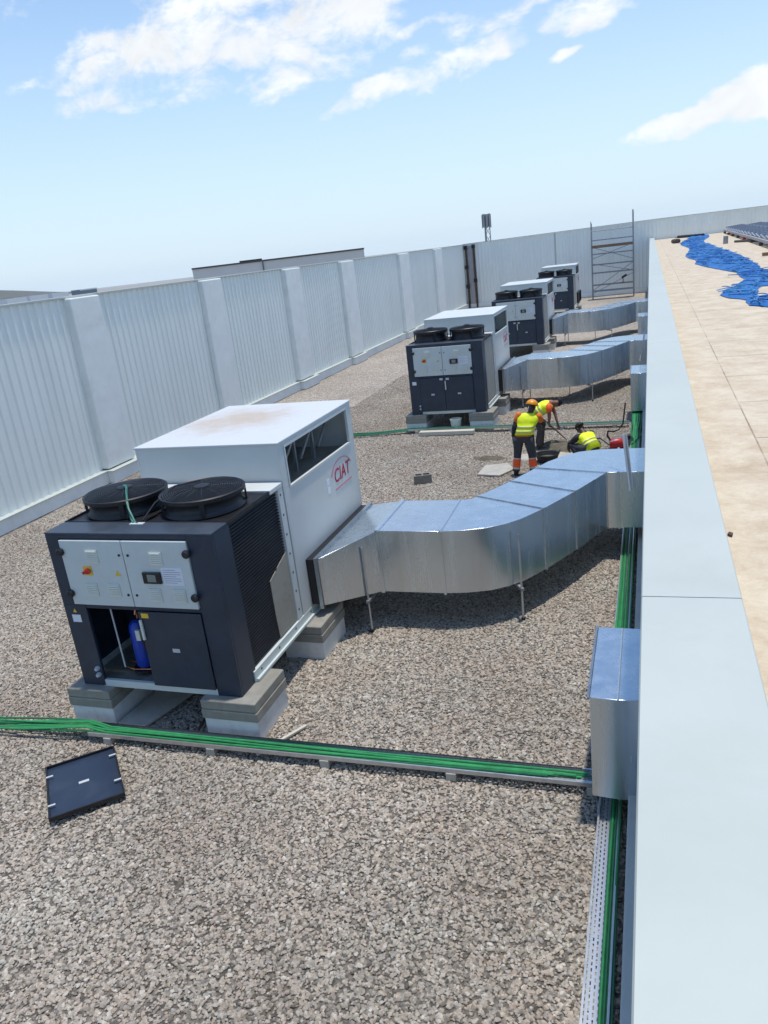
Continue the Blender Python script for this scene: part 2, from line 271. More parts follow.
# ------------------------------------------------------------------ mesh helpers
class MB:
    def __init__(s): s.v = []; s.f = []; s.m = []
    def add(s, vs, fs, mi=0):
        o = len(s.v); s.v += [tuple(v) for v in vs]; s.f += [tuple(i + o for i in f) for f in fs]; s.m += [mi] * len(fs); return s
    def box(s, x0, x1, y0, y1, z0, z1, mi=0):
        vs = [(x, y, z) for z in (z0, z1) for y in (y0, y1) for x in (x0, x1)]
        return s.add(vs, [(0, 2, 3, 1), (4, 5, 7, 6), (0, 1, 5, 4), (1, 3, 7, 5), (3, 2, 6, 7), (2, 0, 4, 6)], mi)
    def obox(s, c, ux, uy, uz, mi=0):
        c, ux, uy, uz = map(Vector, (c, ux, uy, uz))
        vs = [c + a * ux + b * uy + d * uz for d in (-1, 1) for b in (-1, 1) for a in (-1, 1)]
        return s.add(vs, [(0, 2, 3, 1), (4, 5, 7, 6), (0, 1, 5, 4), (1, 3, 7, 5), (3, 2, 6, 7), (2, 0, 4, 6)], mi)
    def prism(s, poly, h0, h1, axis='z', mi=0):
        """poly of (a,b); axis z: (x,y) extruded in z; axis x: (y,z) extruded in x; axis y: (x,z) extruded in y"""
        n = len(poly)
        def P(a, b, h): return {'z': (a, b, h), 'x': (h, a, b), 'y': (a, h, b)}[axis]
        vs = [P(a, b, h0) for a, b in poly] + [P(a, b, h1) for a, b in poly]
        fs = [tuple(range(n))[::-1], tuple(range(n, 2 * n))] + [(i, (i + 1) % n, n + (i + 1) % n, n + i) for i in range(n)]
        return s.add(vs, fs, mi)
    def tube(s, pts, r, n=8, mi=0, cap=True):
        pts = [Vector(p) for p in pts]; rs = r if isinstance(r, (list, tuple)) else [r] * len(pts)
        vs = []; fs = []; up = None
        for i, p in enumerate(pts):
            d = (pts[min(i + 1, len(pts) - 1)] - pts[max(i - 1, 0)]).normalized()
            if up is None: up = Vector((0, 0, 1)) if abs(d.z) < 0.9 else Vector((1, 0, 0))
            a = d.cross(up)
            if a.length < 1e-4: a = d.cross(Vector((1, 0, 0)))
            a.normalize(); b = a.cross(d).normalized(); up = b
            for k in range(n):
                t = 2 * math.pi * k / n; vs.append(p + (a * math.cos(t) + b * math.sin(t)) * rs[i])
        for i in range(len(pts) - 1):
            for k in range(n):
                fs.append((i * n + k, i * n + (k + 1) % n, (i + 1) * n + (k + 1) % n, (i + 1) * n + k))
        if cap:
            fs.append(tuple(range(n))[::-1]); fs.append(tuple(range((len(pts) - 1) * n, len(pts) * n)))
        return s.add(vs, fs, mi)
    def lathe(s, prof, c=(0, 0, 0), n=32, mi=0, close=False):
        """prof of (r,z) revolved about z through c"""
        vs = []; fs = []; k = len(prof)
        for i in range(n):
            t = 2 * math.pi * i / n
            vs += [(c[0] + r * math.cos(t), c[1] + r * math.sin(t), c[2] + z) for r, z in prof]
        for i in range(n):
            j = (i + 1) % n
            for q in range(k - 1 + (1 if close else 0)):
                q2 = (q + 1) % k
                fs.append((i * k + q, j * k + q, j * k + q2, i * k + q2))
        return s.add(vs, fs, mi)
    def loft(s, rings, n=16, cap=True, mis=None):
        """rings of (centre, u, v) with u, v half-axis vectors"""
        vs = []; o = len(s.v)
        for c, u, v in rings:
            c, u, v = Vector(c), Vector(u), Vector(v)
            for k in range(n):
                t = 2 * math.pi * k / n
                ct, st = math.cos(t), math.sin(t)
                q = 1.0 / max(1e-6, (abs(ct) ** 2.6 + abs(st) ** 2.6) ** (1 / 2.6))
                vs.append(c + (u * ct + v * st) * q)
        s.v += [tuple(v) for v in vs]
        for i in range(len(rings) - 1):
            for k in range(n):
                s.f.append((o + i * n + k, o + i * n + (k + 1) % n, o + (i + 1) * n + (k + 1) % n, o + (i + 1) * n + k)); s.m.append(mis[i] if mis else 0)
        if cap:
            s.f.append(tuple(o + k for k in range(n))[::-1]); s.m.append(0)
            s.f.append(tuple(o + (len(rings) - 1) * n + k for k in range(n))); s.m.append(0)
        return s
    def build(s, name, mats, parent=None, smooth=False, bevel=0.0, loc=None, sub=0):
        me = bpy.data.meshes.new(name); me.from_pydata(s.v, [], s.f)
        if not isinstance(mats, (list, tuple)): mats = [mats]
        for q in mats: me.materials.append(M[q] if isinstance(q, str) else q)
        me.polygons.foreach_set('material_index', s.m)
        bm = bmesh.new(); bm.from_mesh(me); bmesh.ops.recalc_face_normals(bm, faces=bm.faces); bm.to_mesh(me); bm.free()
        if smooth:
            me.polygons.foreach_set('use_smooth', [True] * len(me.polygons))
            if smooth != 'all': me.set_sharp_from_angle(angle=R(38))
        o = bpy.data.objects.new(name, me); COL.objects.link(o)
        if parent: o.parent = parent
        if loc: o.location = loc
        if bevel:
            b = o.modifiers.new('bevel', 'BEVEL'); b.width = bevel; b.segments = 2; b.limit_method = 'ANGLE'; b.angle_limit = R(50)
        if sub:
            q = o.modifiers.new('sub', 'SUBSURF'); q.levels = sub; q.render_levels = sub
        return o

def tag(o, label=None, cat=None, group=None, kind=None):
    if label: o['label'] = label
    if cat: o['category'] = cat
    if group: o['group'] = group
    if kind: o['kind'] = kind
    return o
def empty(name, loc=(0, 0, 0), rz=0.0, label=None, cat=None, group=None):
    o = bpy.data.objects.new(name, None); COL.objects.link(o); o.location = loc; o.rotation_euler = (0, 0, rz); o.empty_display_size = 0.2
    return tag(o, label, cat, group)
KIDS = lambda o: [c for c in bpy.data.objects if c.parent == o]
def copy_tree(o, parent=None, skip=()):
    c = o.copy(); COL.objects.link(c); c.parent = parent
    for ch in KIDS(o):
        if ch.name.split('.')[0] not in skip: copy_tree(ch, c, skip)
    return c
def eval_mesh(o):
    dg = bpy.context.evaluated_depsgraph_get(); dg.update()
    return bpy.data.meshes.new_from_object(o.evaluated_get(dg))

# ------------------------------------------------------------------ camera, world, sun
CAM_H = 4.8
A = [[0.94486092, -0.00277834, -0.32746011], [0.30737173, -0.33741558, 0.88976027], [-0.1129622, -0.94135169, -0.31795682]]
cam = bpy.data.cameras.new('camera'); cam_o = bpy.data.objects.new('camera', cam); COL.objects.link(cam_o)
rt = Vector([A[i][0] for i in range(3)]); up = -Vector([A[i][1] for i in range(3)]); bk = -Vector([A[i][2] for i in range(3)])
mw = Matrix((rt, up, bk)).transposed().to_4x4(); mw.translation = (0, 0, CAM_H); cam_o.matrix_world = mw
cam.sensor_fit = 'VERTICAL'; cam.sensor_height = 36; cam.lens = 770 / 1024 * 36; cam.clip_start = 0.05; cam.clip_end = 30000
scene.camera = cam_o

SUN_EL, SUN_AZ = R(84.5), R(58)        # azimuth from +Y towards +X
sd = Vector((math.sin(SUN_AZ) * math.cos(SUN_EL), math.cos(SUN_AZ) * math.cos(SUN_EL), math.sin(SUN_EL)))
sl = bpy.data.lights.new('sun', 'SUN'); sl.energy = 2.6; sl.angle = R(2.0); sl.color = (1.0, 0.945, 0.86)
so = bpy.data.objects.new('sun', sl); COL.objects.link(so); so.rotation_euler = sd.to_track_quat('Z', 'Y').to_euler(); so.location = (0, 0, 30)

w = bpy.data.worlds.new('World'); scene.world = w; w.use_nodes = True
t = w.node_tree; L = t.links; bg = t.nodes['Background']
sky = N(t, 'ShaderNodeTexSky', sky_type='NISHITA', sun_disc=False); sky.sun_elevation = SUN_EL; sky.sun_rotation = SUN_AZ
sky.air_density = 1.0; sky.dust_density = 0.2; sky.ozone_density = 1.6; sky.altitude = 50
SKY_STRENGTH = 0.135
tc = N(t, 'ShaderNodeTexCoord'); sx = N(t, 'ShaderNodeSeparateXYZ'); L.new(tc.outputs['Generated'], sx.inputs[0])
def MA(op, a, b=None, c=None, clamp=False):
    n = N(t, 'ShaderNodeMath', operation=op); n.use_clamp = clamp
    for i, q in enumerate((a, b, c)):
        if q is None: continue
        if isinstance(q, (int, float)): n.inputs[i].default_value = q
        else: L.new(q, n.inputs[i])
    return n.outputs[0]
yy = MA('MAXIMUM', sx.outputs[1], 0.02)
u0 = MA('DIVIDE', sx.outputs[0], yy); v0 = MA('DIVIDE', sx.outputs[2], yy)
cv = N(t, 'ShaderNodeCombineXYZ'); L.new(u0, cv.inputs[0]); L.new(v0, cv.inputs[1])
def cnoise(scale, detail, seed, dist=0.0, rough=0.6, sc=(1, 1.7, 1)):
    mp = N(t, 'ShaderNodeMapping'); mp.inputs['Location'].default_value = (seed, seed * 0.7, seed * 1.3); mp.inputs['Scale'].default_value = sc
    L.new(cv.outputs[0], mp.inputs[0])
    n = N(t, 'ShaderNodeTexNoise', Scale=scale, Detail=detail, Roughness=rough, Distortion=dist); L.new(mp.outputs[0], n.inputs['Vector']); return n.outputs['Fac']
wa = cnoise(9, 4, 3.1); wb = cnoise(9, 4, 8.3)
u = MA('MULTIPLY_ADD', MA('SUBTRACT', wa, 0.5), 0.10, u0); v = MA('MULTIPLY_ADD', MA('SUBTRACT', wb, 0.5), 0.05, v0)
blobs = [  # u, v, radius u, radius v, slope, weight
    (-0.60, 0.275, 0.17, 0.045, 0.0, 1.0), (-0.49, 0.300, 0.14, 0.05, 0.0, 1.0), (-0.40, 0.262, 0.13, 0.055, 0.0, 1.0), (-0.43, 0.215, 0.06, 0.02, 0.1, 0.8),
    (-0.34, 0.295, 0.12, 0.04, 0.0, 1.0), (-0.68, 0.238, 0.14, 0.016, 0.0, 0.6), (-0.80, 0.275, 0.06, 0.010, 0.0, 0.4), (-0.55, 0.225, 0.06, 0.015, 0.0, 0.55),
    (-0.30, 0.185, 0.09, 0.013, 0.12, 0.95), (-0.20, 0.198, 0.06, 0.018, 0.3, 0.95), (-0.235, 0.205, 0.035, 0.012, 0.0, 0.7), (-0.16, 0.232, 0.09, 0.010, 0.25, 0.65),
    (-0.10, 0.187, 0.022, 0.010, 0.3, 1.2), (-0.06, 0.225, 0.06, 0.016, 0.1, 1.1), (-0.23, 0.238, 0.05, 0.008, 0.0, 0.45),
    (0.050, 0.098, 0.06, 0.014, 0.16, 1.6), (0.13, 0.110, 0.09, 0.022, 0.1, 1.8), (0.26, 0.11, 0.12, 0.03, 0.0, 1.2),
    (-0.45, 0.40, 0.5, 0.05, 0.0, 0.6), (0.35, 0.33, 0.3, 0.05, 0.0, 0.7), (-1.4, 0.35, 0.4, 0.08, 0.0, 0.9)]
dens = None
for bu, bv, ru, rv, sl_, wt in blobs:
    du = MA('SUBTRACT', u, bu); dv = MA('SUBTRACT', MA('SUBTRACT', v, bv), MA('MULTIPLY', du, sl_))
    q = MA('ADD', MA('POWER', MA('MULTIPLY', du, 1 / ru), 2.0), MA('POWER', MA('ABSOLUTE', MA('MULTIPLY', dv, 1 / rv)), 2.0))
    k = MA('MULTIPLY', MA('SUBTRACT', 1.25, q), wt)
    k = MA('MAXIMUM', k, -1.0)
    dens = k if dens is None else MA('MAXIMUM', dens, k)
fb = cnoise(14, 9, 1.7, 0.3, 0.62); fb2 = cnoise(40, 6, 5.2, 0.2, 0.6)
d = MA('ADD', dens, MA('MULTIPLY_ADD', MA('SUBTRACT', fb, 0.5), 3.6, MA('MULTIPLY', MA('SUBTRACT', fb2, 0.5), 1.1)))
cl = N(t, 'ShaderNodeMapRange', interpolation_type='SMOOTHSTEP'); cl.inputs[1].default_value = 0.05; cl.inputs[2].default_value = 1.35
L.new(d, cl.inputs[0])
fwd = N(t, 'ShaderNodeMapRange'); fwd.inputs[1].default_value = 0.1; fwd.inputs[2].default_value = 0.3; L.new(sx.outputs[1], fwd.inputs[0])
cm = MA('MULTIPLY', MA('MULTIPLY', cl.outputs[0], fwd.outputs[0]), 0.93)
sh = N(t, 'ShaderNodeMapRange'); sh.inputs[1].default_value = 0.35; sh.inputs[2].default_value = 0.68; sh.inputs[3].default_value = 1.0; sh.inputs[4].default_value = 0.80
L.new(cnoise(8, 5, 6.6, 0.4), sh.inputs[0])
cc = N(t, 'ShaderNodeMix', data_type='RGBA', blend_type='MULTIPLY'); cc.inputs[0].default_value = 1
CLOUD = 0.80 / SKY_STRENGTH
cc.inputs[6].default_value = (CLOUD * 0.96, CLOUD * 0.98, CLOUD, 1); L.new(sh.outputs[0], cc.inputs[7])
# thin high veil that whitens the air a little everywhere
vl = N(t, 'ShaderNodeMix', data_type='RGBA'); vf = N(t, 'ShaderNodeMapRange'); vf.inputs[1].default_value = 0.0; vf.inputs[2].default_value = 0.36; vf.inputs[3].default_value = 0.95; vf.inputs[4].default_value = 0.05
L.new(MA('ABSOLUTE', sx.outputs[2]), vf.inputs[0]); L.new(vf.outputs[0], vl.inputs[0]); L.new(sky.outputs[0], vl.inputs[6]); vl.inputs[7].default_value = (3.5, 4.4, 5.2, 1)
hs_ = N(t, 'ShaderNodeHueSaturation', Saturation=1.12); L.new(sky.outputs[0], hs_.inputs['Color']); L.new(hs_.outputs[0], vl.inputs[6])
mx = N(t, 'ShaderNodeMix', data_type='RGBA'); L.new(cm, mx.inputs[0]); L.new(vl.outputs[2], mx.inputs[6]); L.new(cc.outputs[2], mx.inputs[7])
L.new(mx.outputs[2], bg.inputs['Color']); bg.inputs['Strength'].default_value = SKY_STRENGTH
vs = scene.view_settings; vs.view_transform = 'Standard'; vs.look = 'None'; vs.exposure = 0.48; vs.gamma = 1; vs.use_curve_mapping = False
scene.cycles.use_denoising = True
scene.cycles.max_bounces = 8; scene.cycles.volume_bounces = 2

# ------------------------------------------------------------------ the setting
WALL_X, BACK_Y = -13.3, 60.0
DECK_Z, CAP_Z = 3.45, 3.6
# gravel roof: base sheet (gently uneven) + loose stones
mb = MB(); nx, ny = 54, 250
x0, x1, y0, y1 = WALL_X - 0.1, 0.2, -2.0, BACK_Y + 0.1
def gz(x, y): return 0.014 * mnoise.noise((x * 0.9, y * 0.9, 0)) + 0.008 * mnoise.noise((x * 2.7, y * 2.7, 4))
for j in range(ny + 1):
    for i in range(nx + 1):
        x = x0 + (x1 - x0) * i / nx; y = y0 + (y1 - y0) * j / ny; mb.v.append((x, y, gz(x, y) - 0.012))
for j in range(ny):
    for i in range(nx):
        a = j * (nx + 1) + i; mb.f.append((a, a + 1, a + nx + 2, a + nx + 1)); mb.m.append(0)
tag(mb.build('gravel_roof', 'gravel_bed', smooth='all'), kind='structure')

hz = bpy.data.materials.new('air'); hz.use_nodes = True; ht = hz.node_tree; ht.nodes.remove(ht.nodes['Principled BSDF'])
pv_ = N(ht, 'ShaderNodeVolumePrincipled'); pv_.inputs['Color'].default_value = (0.86, 0.93, 1.0, 1); pv_.inputs['Density'].default_value = 0.45e-4; pv_.inputs['Anisotropy'].default_value = 0.2
ht.links.new(pv_.outputs[0], ht.nodes['Material Output'].inputs['Volume']); M['air'] = hz
tag(MB().box(-6200, 6200, -900, 6200, -12.6, 95).build('haze', 'air'), kind='stuff')
def gravel_stones(name, regions):
    """stones scattered over strips of the roof; one object, instanced stones"""
    mb = MB()
    for (xa, xb, ya, yb, st) in regions:
        na = max(1, round((xb - xa) / st)); nb = max(1, round((yb - ya) / st)); o = len(mb.v)
        for j in range(nb + 1):
            for i in range(na + 1):
                x = xa + (xb - xa) * i / na; y = ya + (yb - ya) * j / nb; mb.v.append((x, y, gz(x, y) - 0.006))
        for j in range(nb):
            for i in range(na):
                a = o + j * (na + 1) + i; mb.f.append((a, a + 1, a + na + 2, a + na + 1)); mb.m.append(0)
    ob = mb.build(name, 'stone')
    g = bpy.data.node_groups.new('gravel_scatter', 'GeometryNodeTree')
    g.interface.new_socket('Geometry', in_out='INPUT', socket_type='NodeSocketGeometry'); g.interface.new_socket('Geometry', in_out='OUTPUT', socket_type='NodeSocketGeometry')
    gi = g.nodes.new('NodeGroupInput'); go = g.nodes.new('NodeGroupOutput'); K = g.links
    pos = g.nodes.new('GeometryNodeInputPosition'); sp = g.nodes.new('ShaderNodeSeparateXYZ'); K.new(pos.outputs[0], sp.inputs[0])
    dr = g.nodes.new('ShaderNodeMapRange'); dr.inputs[1].default_value = 9; dr.inputs[2].default_value = 30; dr.inputs[3].default_value = 2400; dr.inputs[4].default_value = 420
    K.new(sp.outputs[1], dr.inputs[0])
    dp = g.nodes.new('GeometryNodeDistributePointsOnFaces'); K.new(gi.outputs[0], dp.inputs['Mesh']); K.new(dr.outputs[0], dp.inputs['Density'])
    gm = g.nodes.new('GeometryNodeGeometryToInstance')
    for k in range(7):
        ico = g.nodes.new('GeometryNodeMeshIcoSphere'); ico.inputs['Radius'].default_value = 1.0; ico.inputs['Subdivisions'].default_value = 1 if k % 2 else 2
        p2 = g.nodes.new('GeometryNodeInputPosition')
        nz = g.nodes.new('ShaderNodeTexNoise'); nz.noise_dimensions = '4D'; nz.inputs['Scale'].default_value = 0.9; nz.inputs['Detail'].default_value = 2.0; nz.inputs['W'].default_value = 3.7 * k
        K.new(p2.outputs[0], nz.inputs['Vector'])
        sb = g.nodes.new('ShaderNodeVectorMath'); sb.operation = 'SUBTRACT'; K.new(nz.outputs['Color'], sb.inputs[0]); sb.inputs[1].default_value = (0.5, 0.5, 0.5)
        sc = g.nodes.new('ShaderNodeVectorMath'); sc.operation = 'MULTIPLY'; K.new(sb.outputs[0], sc.inputs[0]); sc.inputs[1].default_value = (1.75, 1.75, 1.75)
        stp = g.nodes.new('GeometryNodeSetPosition'); K.new(ico.outputs['Mesh'], stp.inputs['Geometry']); K.new(sc.outputs[0], stp.inputs['Offset'])
        tf = g.nodes.new('GeometryNodeTransform'); K.new(stp.outputs[0], tf.inputs['Geometry'])
        tf.inputs['Scale'].default_value = (1.0 + 0.25 * math.sin(k * 2.1), 0.78 + 0.12 * math.cos(k * 1.3), 0.55 + 0.12 * math.sin(k * 3.1))
        K.new(tf.outputs[0], gm.inputs[0])
    def rv(lo, hi, seed, typ):
        n = g.nodes.new('FunctionNodeRandomValue'); n.data_type = typ
        ins = [s for s in n.inputs if s.enabled]
        ins[0].default_value = lo; ins[1].default_value = hi
        [s for s in n.inputs if s.name == 'Seed'][0].default_value = seed
        return [s for s in n.outputs if s.enabled][0]
    ip = g.nodes.new('GeometryNodeInstanceOnPoints'); K.new(dp.outputs['Points'], ip.inputs['Points']); K.new(gm.outputs[0], ip.inputs['Instance'])
    ip.inputs['Pick Instance'].default_value = True
    K.new(rv((-0.45, -0.45, 0), (0.45, 0.45, 6.283), 3, 'FLOAT_VECTOR'), ip.inputs['Rotation'])
    r1 = rv(0.0, 1.0, 9, 'FLOAT')
    pw = g.nodes.new('ShaderNodeMath'); pw.operation = 'POWER'; K.new(r1, pw.inputs[0]); pw.inputs[1].default_value = 2.2
    ms = g.nodes.new('ShaderNodeMath'); ms.operation = 'MULTIPLY_ADD'; K.new(pw.outputs[0], ms.inputs[0]); ms.inputs[1].default_value = 0.0135; ms.inputs[2].default_value = 0.0118
    dm = g.nodes.new('ShaderNodeMapRange'); dm.inputs[1].default_value = 9; dm.inputs[2].default_value = 30; dm.inputs[3].default_value = 1.0; dm.inputs[4].default_value = 1.7
    K.new(sp.outputs[1], dm.inputs[0])
    K.new(ms.outputs[0], ip.inputs['Scale'])
    sm = g.nodes.new('GeometryNodeSetMaterial'); sm.inputs['Material'].default_value = M['stone']; K.new(ip.outputs[0], sm.inputs[0]); K.new(sm.outputs[0], go.inputs[0])
    md = ob.modifiers.new('scatter', 'NODES'); md.node_group = g
    return ob
tag(gravel_stones('gravel_stones', [(WALL_X + 0.3, -0.19, 2.6, 24.0, 0.3), (-9.5, -0.19, 24.0, 30.0, 0.5)]), kind='stuff')

# pale roof on the right
mb = MB(); mb.box(0.25, 40, -4, BACK_Y, 3.1, DECK_Z); tag(mb.build('roof_deck', 'deck'), kind='structure')
# land and hills far below
mb = MB(); mb.box(-6000, 6000, -800, 6000, -11.5, -11.0); tag(mb.build('ground', 'plain'), kind='structure')
mb = MB(); n = 60
for j in range(13):
    for i in range(n + 1):
        a = R(-72 + 56 * i / n); d0 = 3300 + 130 * j; s = math.sin(math.pi * j / 12)
        h = s * (46 + 22 * mnoise.noise((i * 0.13 + 3, j * 0.2, 2)) + 8 * mnoise.noise((i * 0.55, j * 0.5, 9))) * max(0.0, min(1, (35.5 - i) / 5))
        mb.v.append((d0 * math.sin(a), d0 * math.cos(a), -12 + max(0, h)))
for j in range(12):
    for i in range(n):
        a = j * (n + 1) + i; mb.f.append((a, a + 1, a + n + 2, a + n + 1)); mb.m.append(0)
tag(mb.build('hills', 'hill', smooth='all'), kind='structure')

# left wall: corrugated sheets between pilasters
def corr(mb, a0, a1, pitch, depth, place, z0, z1):
    """trapezoidal sheet from a0 to a1; place(a, d, z) puts a point at run a, depth d"""
    pts = []; a = a0
    while a < a1 - 1e-6:
        for fr, d in ((0.0, 0), (0.55, 0), (0.65, depth), (0.90, depth)):
            q = a + fr * pitch
            if q < a1: pts.append((q, d))
        a += pitch
    pts.append((a1, 0))
    o = len(mb.v)
    for q, d in pts: mb.v.append(place(q, d, z0)); mb.v.append(place(q, d, z1))
    for i in range(len(pts) - 1):
        k = o + 2 * i; mb.f.append((k, k + 2, k + 3, k + 1)); mb.m.append(0)
lw = empty('perimeter_wall', (WALL_X, 30, 0), label='long white corrugated metal wall with wide pilasters running along the left of the gravel roof', cat='wall')
PIL = [(3.2, 4.3), (9.5, 10.6), (15.75, 16.85), (21.85, 23.05), (27.95, 29.35), (33.9, 35.5), (42.9, 44.8), (50.8, 52.6)]
WT = 4.6
edges = [-2.0] + [q for p in PIL for q in p] + [BACK_Y]
for i in range(0, len(edges), 2):
    mb = MB(); corr(mb, edges[i], edges[i + 1], 0.25, 0.04, lambda a, d, z: (d, a - 30, z), 0.33, WT)
    mb.build('corrugated_panel', 'white_panel', lw)
for a, b in PIL:
    mb = MB(); mb.box(-0.12, 0.21, a - 30, b - 30, 0.36, WT + 0.004); mb.build('pilaster', 'white_conc', lw, bevel=0.03)
mb = MB()
mb.box(-0.2, 0.17, -32, BACK_Y - 30, 0.0, 0.31)
for a, b in PIL: mb.box(0.1705, 0.36, a - 30 - 0.06, b - 30 + 0.06, 0.0, 0.31)
mb.build('kerb', 'white_conc', lw, bevel=0.015)
mb = MB(); mb.box(-0.2, 0.20, -32, BACK_Y - 30, 0.31, 0.335)
for a, b in PIL: mb.box(0.2005, 0.39, a - 30 - 0.09, b - 30 + 0.09, 0.312, 0.337)
mb.build('kerb_flashing', 'coping', lw, bevel=0.006)
mb = MB(); mb.box(-0.22, 0.07, -32, BACK_Y - 30, WT + 0.01, WT + 0.055); mb.build('coping', 'coping', lw, bevel=0.008)
mb = MB(); mb.box(-0.24, -0.13, -32, BACK_Y - 30, -11, WT); mb.build('outer_skin', 'white_conc', lw)

# back wall
bw = empty('back_wall', (0, BACK_Y, 0), label='white corrugated metal wall closing the far end of the roof behind the scaffold', cat='wall')
tp = lambda x: 4.62 + 0.16 * max(0, min(1, (x + 13.3) / 14.0))
for xa, xb in ((-13.3, -6.52), (-6.48, 40)):
    mb = MB(); corr(mb, xa, xb, 0.25, 0.03, lambda a, d, z: (a, -d, z if z < 2 else tp(a)), 0.3, WT); mb.build('corrugated_panel', 'white_panel', bw)
mb = MB(); mb.box(-6.55, -6.45, -0.02, 0.06, 0.3, tp(-6.5)); mb.build('joint_strip', 'coping', bw)
mb = MB(); mb.box(-13.3, 0, -0.16, 0.2, 0, 0.3); mb.build('kerb', 'white_conc', bw, bevel=0.015)
mb = MB(); n = 20
for i in range(n):
    xa = -13.3 + 53.3 * i / n; xb = -13.3 + 53.3 * (i + 1) / n - 0.004; za, zb = tp(xa) + 0.01, tp(xb) + 0.01
    o = len(mb.v)
    mb.add([(xa, -0.08, za), (xb, -0.08, zb), (xb, 0.2, zb), (xa, 0.2, za), (xa, -0.08, za + 0.05), (xb, -0.08, zb + 0.05), (xb, 0.2, zb + 0.05), (xa, 0.2, za + 0.05)],
           [(3, 2, 1, 0), (4, 5, 6, 7), (0, 1, 5, 4), (1, 2, 6, 5), (2, 3, 7, 6), (3, 0, 4, 7)])
mb.build('coping', 'coping', bw)
mb = MB(); mb.box(-13.3, 40, 0.12, 0.22, -11, 4.6); mb.build('outer_skin', 'white_conc', bw)

# parapet between gravel roof and pale roof
pw_ = empty('parapet_wall', (0, 28, 0), label='long white parapet with a broad pale blue white metal coping beside the cream roof', cat='wall')
mb = MB(); mb.box(0.0, 0.25, -32, BACK_Y - 28, 0, CAP_Z - 0.052); mb.build('wall_face', 'white_conc', pw_)
mb = MB(); mb.box(-0.185, -0.001, -32, BACK_Y - 28.2, 0, 0.30); mb.build('kerb', 'kerb_grey', pw_, bevel=0.015)
ys = [-4, 2.5, 8.5, 14.5, 20.5, 26.5, 32.5, 38.5, 44.5, 50.5, BACK_Y - 0.1]
for a, b in zip(ys, ys[1:]):
    mb = MB(); mb.prism([(-0.032, CAP_Z - 0.09), (-0.032, CAP_Z - 0.008), (-0.028, CAP_Z), (0.278, CAP_Z + 0.004), (0.283, CAP_Z - 0.004), (0.283, CAP_Z - 0.13), (0.279, CAP_Z - 0.13), (0.279, CAP_Z - 0.05), (-0.026, CAP_Z - 0.05), (-0.026, CAP_Z - 0.09)], a - 28 + 0.0025, b - 28 - 0.0025, 'y')
    mb.build('coping', 'coping', pw_)
# pale upstand strip where the membrane meets the parapet
# ------------------------------------------------------------------ beyond the walls
def far_building(name, x0, x1, y0, y1, z1, m, label, cat='building', trim=True, z0=-11):
    e = empty(name, ((x0 + x1) / 2, (y0 + y1) / 2, z0), label=label, cat=cat)
    cx, cy = (x0 + x1) / 2, (y0 + y1) / 2
    mb = MB(); mb.box(x0 - cx, x1 - cx, y0 - cy, y1 - cy, 0, z1 - z0); mb.build('wall', m, e)
    if trim:
        mb = MB(); mb.box(x0 - cx - .1, x1 - cx + .1, y0 - cy - .1, y1 - cy + .1, z1 - z0, z1 - z0 + 0.35); mb.build('roof_trim', 'dark_trim', e)
    return e
wh = empty('warehouse', (-51, 108, -11), label='long low beige warehouse with a dark roof edge showing above the left wall', cat='building')
def wh_prism(f0, f1, back, h0, h1, nm, m, out=0.0):
    p1 = Vector((-62.6, 102.4, 0)); p2 = Vector((-39.9, 113.2, 0)); o = Vector((-51, 108, 0)); d = (p2 - p1); nrm = Vector((-d.y, d.x, 0)).normalized()
    q = [p1 + d * f0 - nrm * out, p1 + d * f1 - nrm * out, p1 + d * f1 + nrm * back, p1 + d * f0 + nrm * back]
    return MB().prism([((v - o).x, (v - o).y) for v in q], h0, h1).build(nm, m, wh)
wh_prism(0, 0.405, 14, 0, 16.5, 'wall', 'beige_wall'); wh_prism(0.4065, 1, 14, 0, 16.5, 'wall', 'beige_wall')
wh_prism(-0.002, 0.404, 14.2, 16.501, 16.72, 'roof_trim', 'dark_trim', 0.15); wh_prism(0.407, 1.002, 14.2, 16.501, 16.72, 'roof_trim', 'dark_trim', 0.15)
wh_prism(0.403, 0.408, -0.01, 0, 16.45, 'downpipe', 'dark_trim', 0.2); wh_prism(0.27, 0.40, 6, 16.725, 16.95, 'roof_light', 'rust_brown', -2)
e = far_building('plant_room', -148.5, -145.5, 180, 187, 4.5, 'far_grey', 'small dark grey box on the skyline just left of the warehouse', 'building', trim=False)
mb = MB(); mb.box(1.51, 1.6, -3.6, 3.6, 15.2, 15.45); mb.build('roof_trim', 'far_white', e)
rr = random.Random(5)
for k, (ang, dist, wd, h) in enumerate([(-43.9, 820, 16, 13.9), (-42.6, 860, 20, 14.2), (-41.3, 900, 24, 14.0)]):
    a = R(ang); x, y = dist * math.sin(a), dist * math.cos(a)
    o = far_building('distant_building', x - wd / 2, x + wd / 2, y, y + 25, h - 11, 'far_white',
                     'small pale building low on the hazy skyline above the left wall', trim=False)
    o['group'] = 'distant buildings on the skyline'

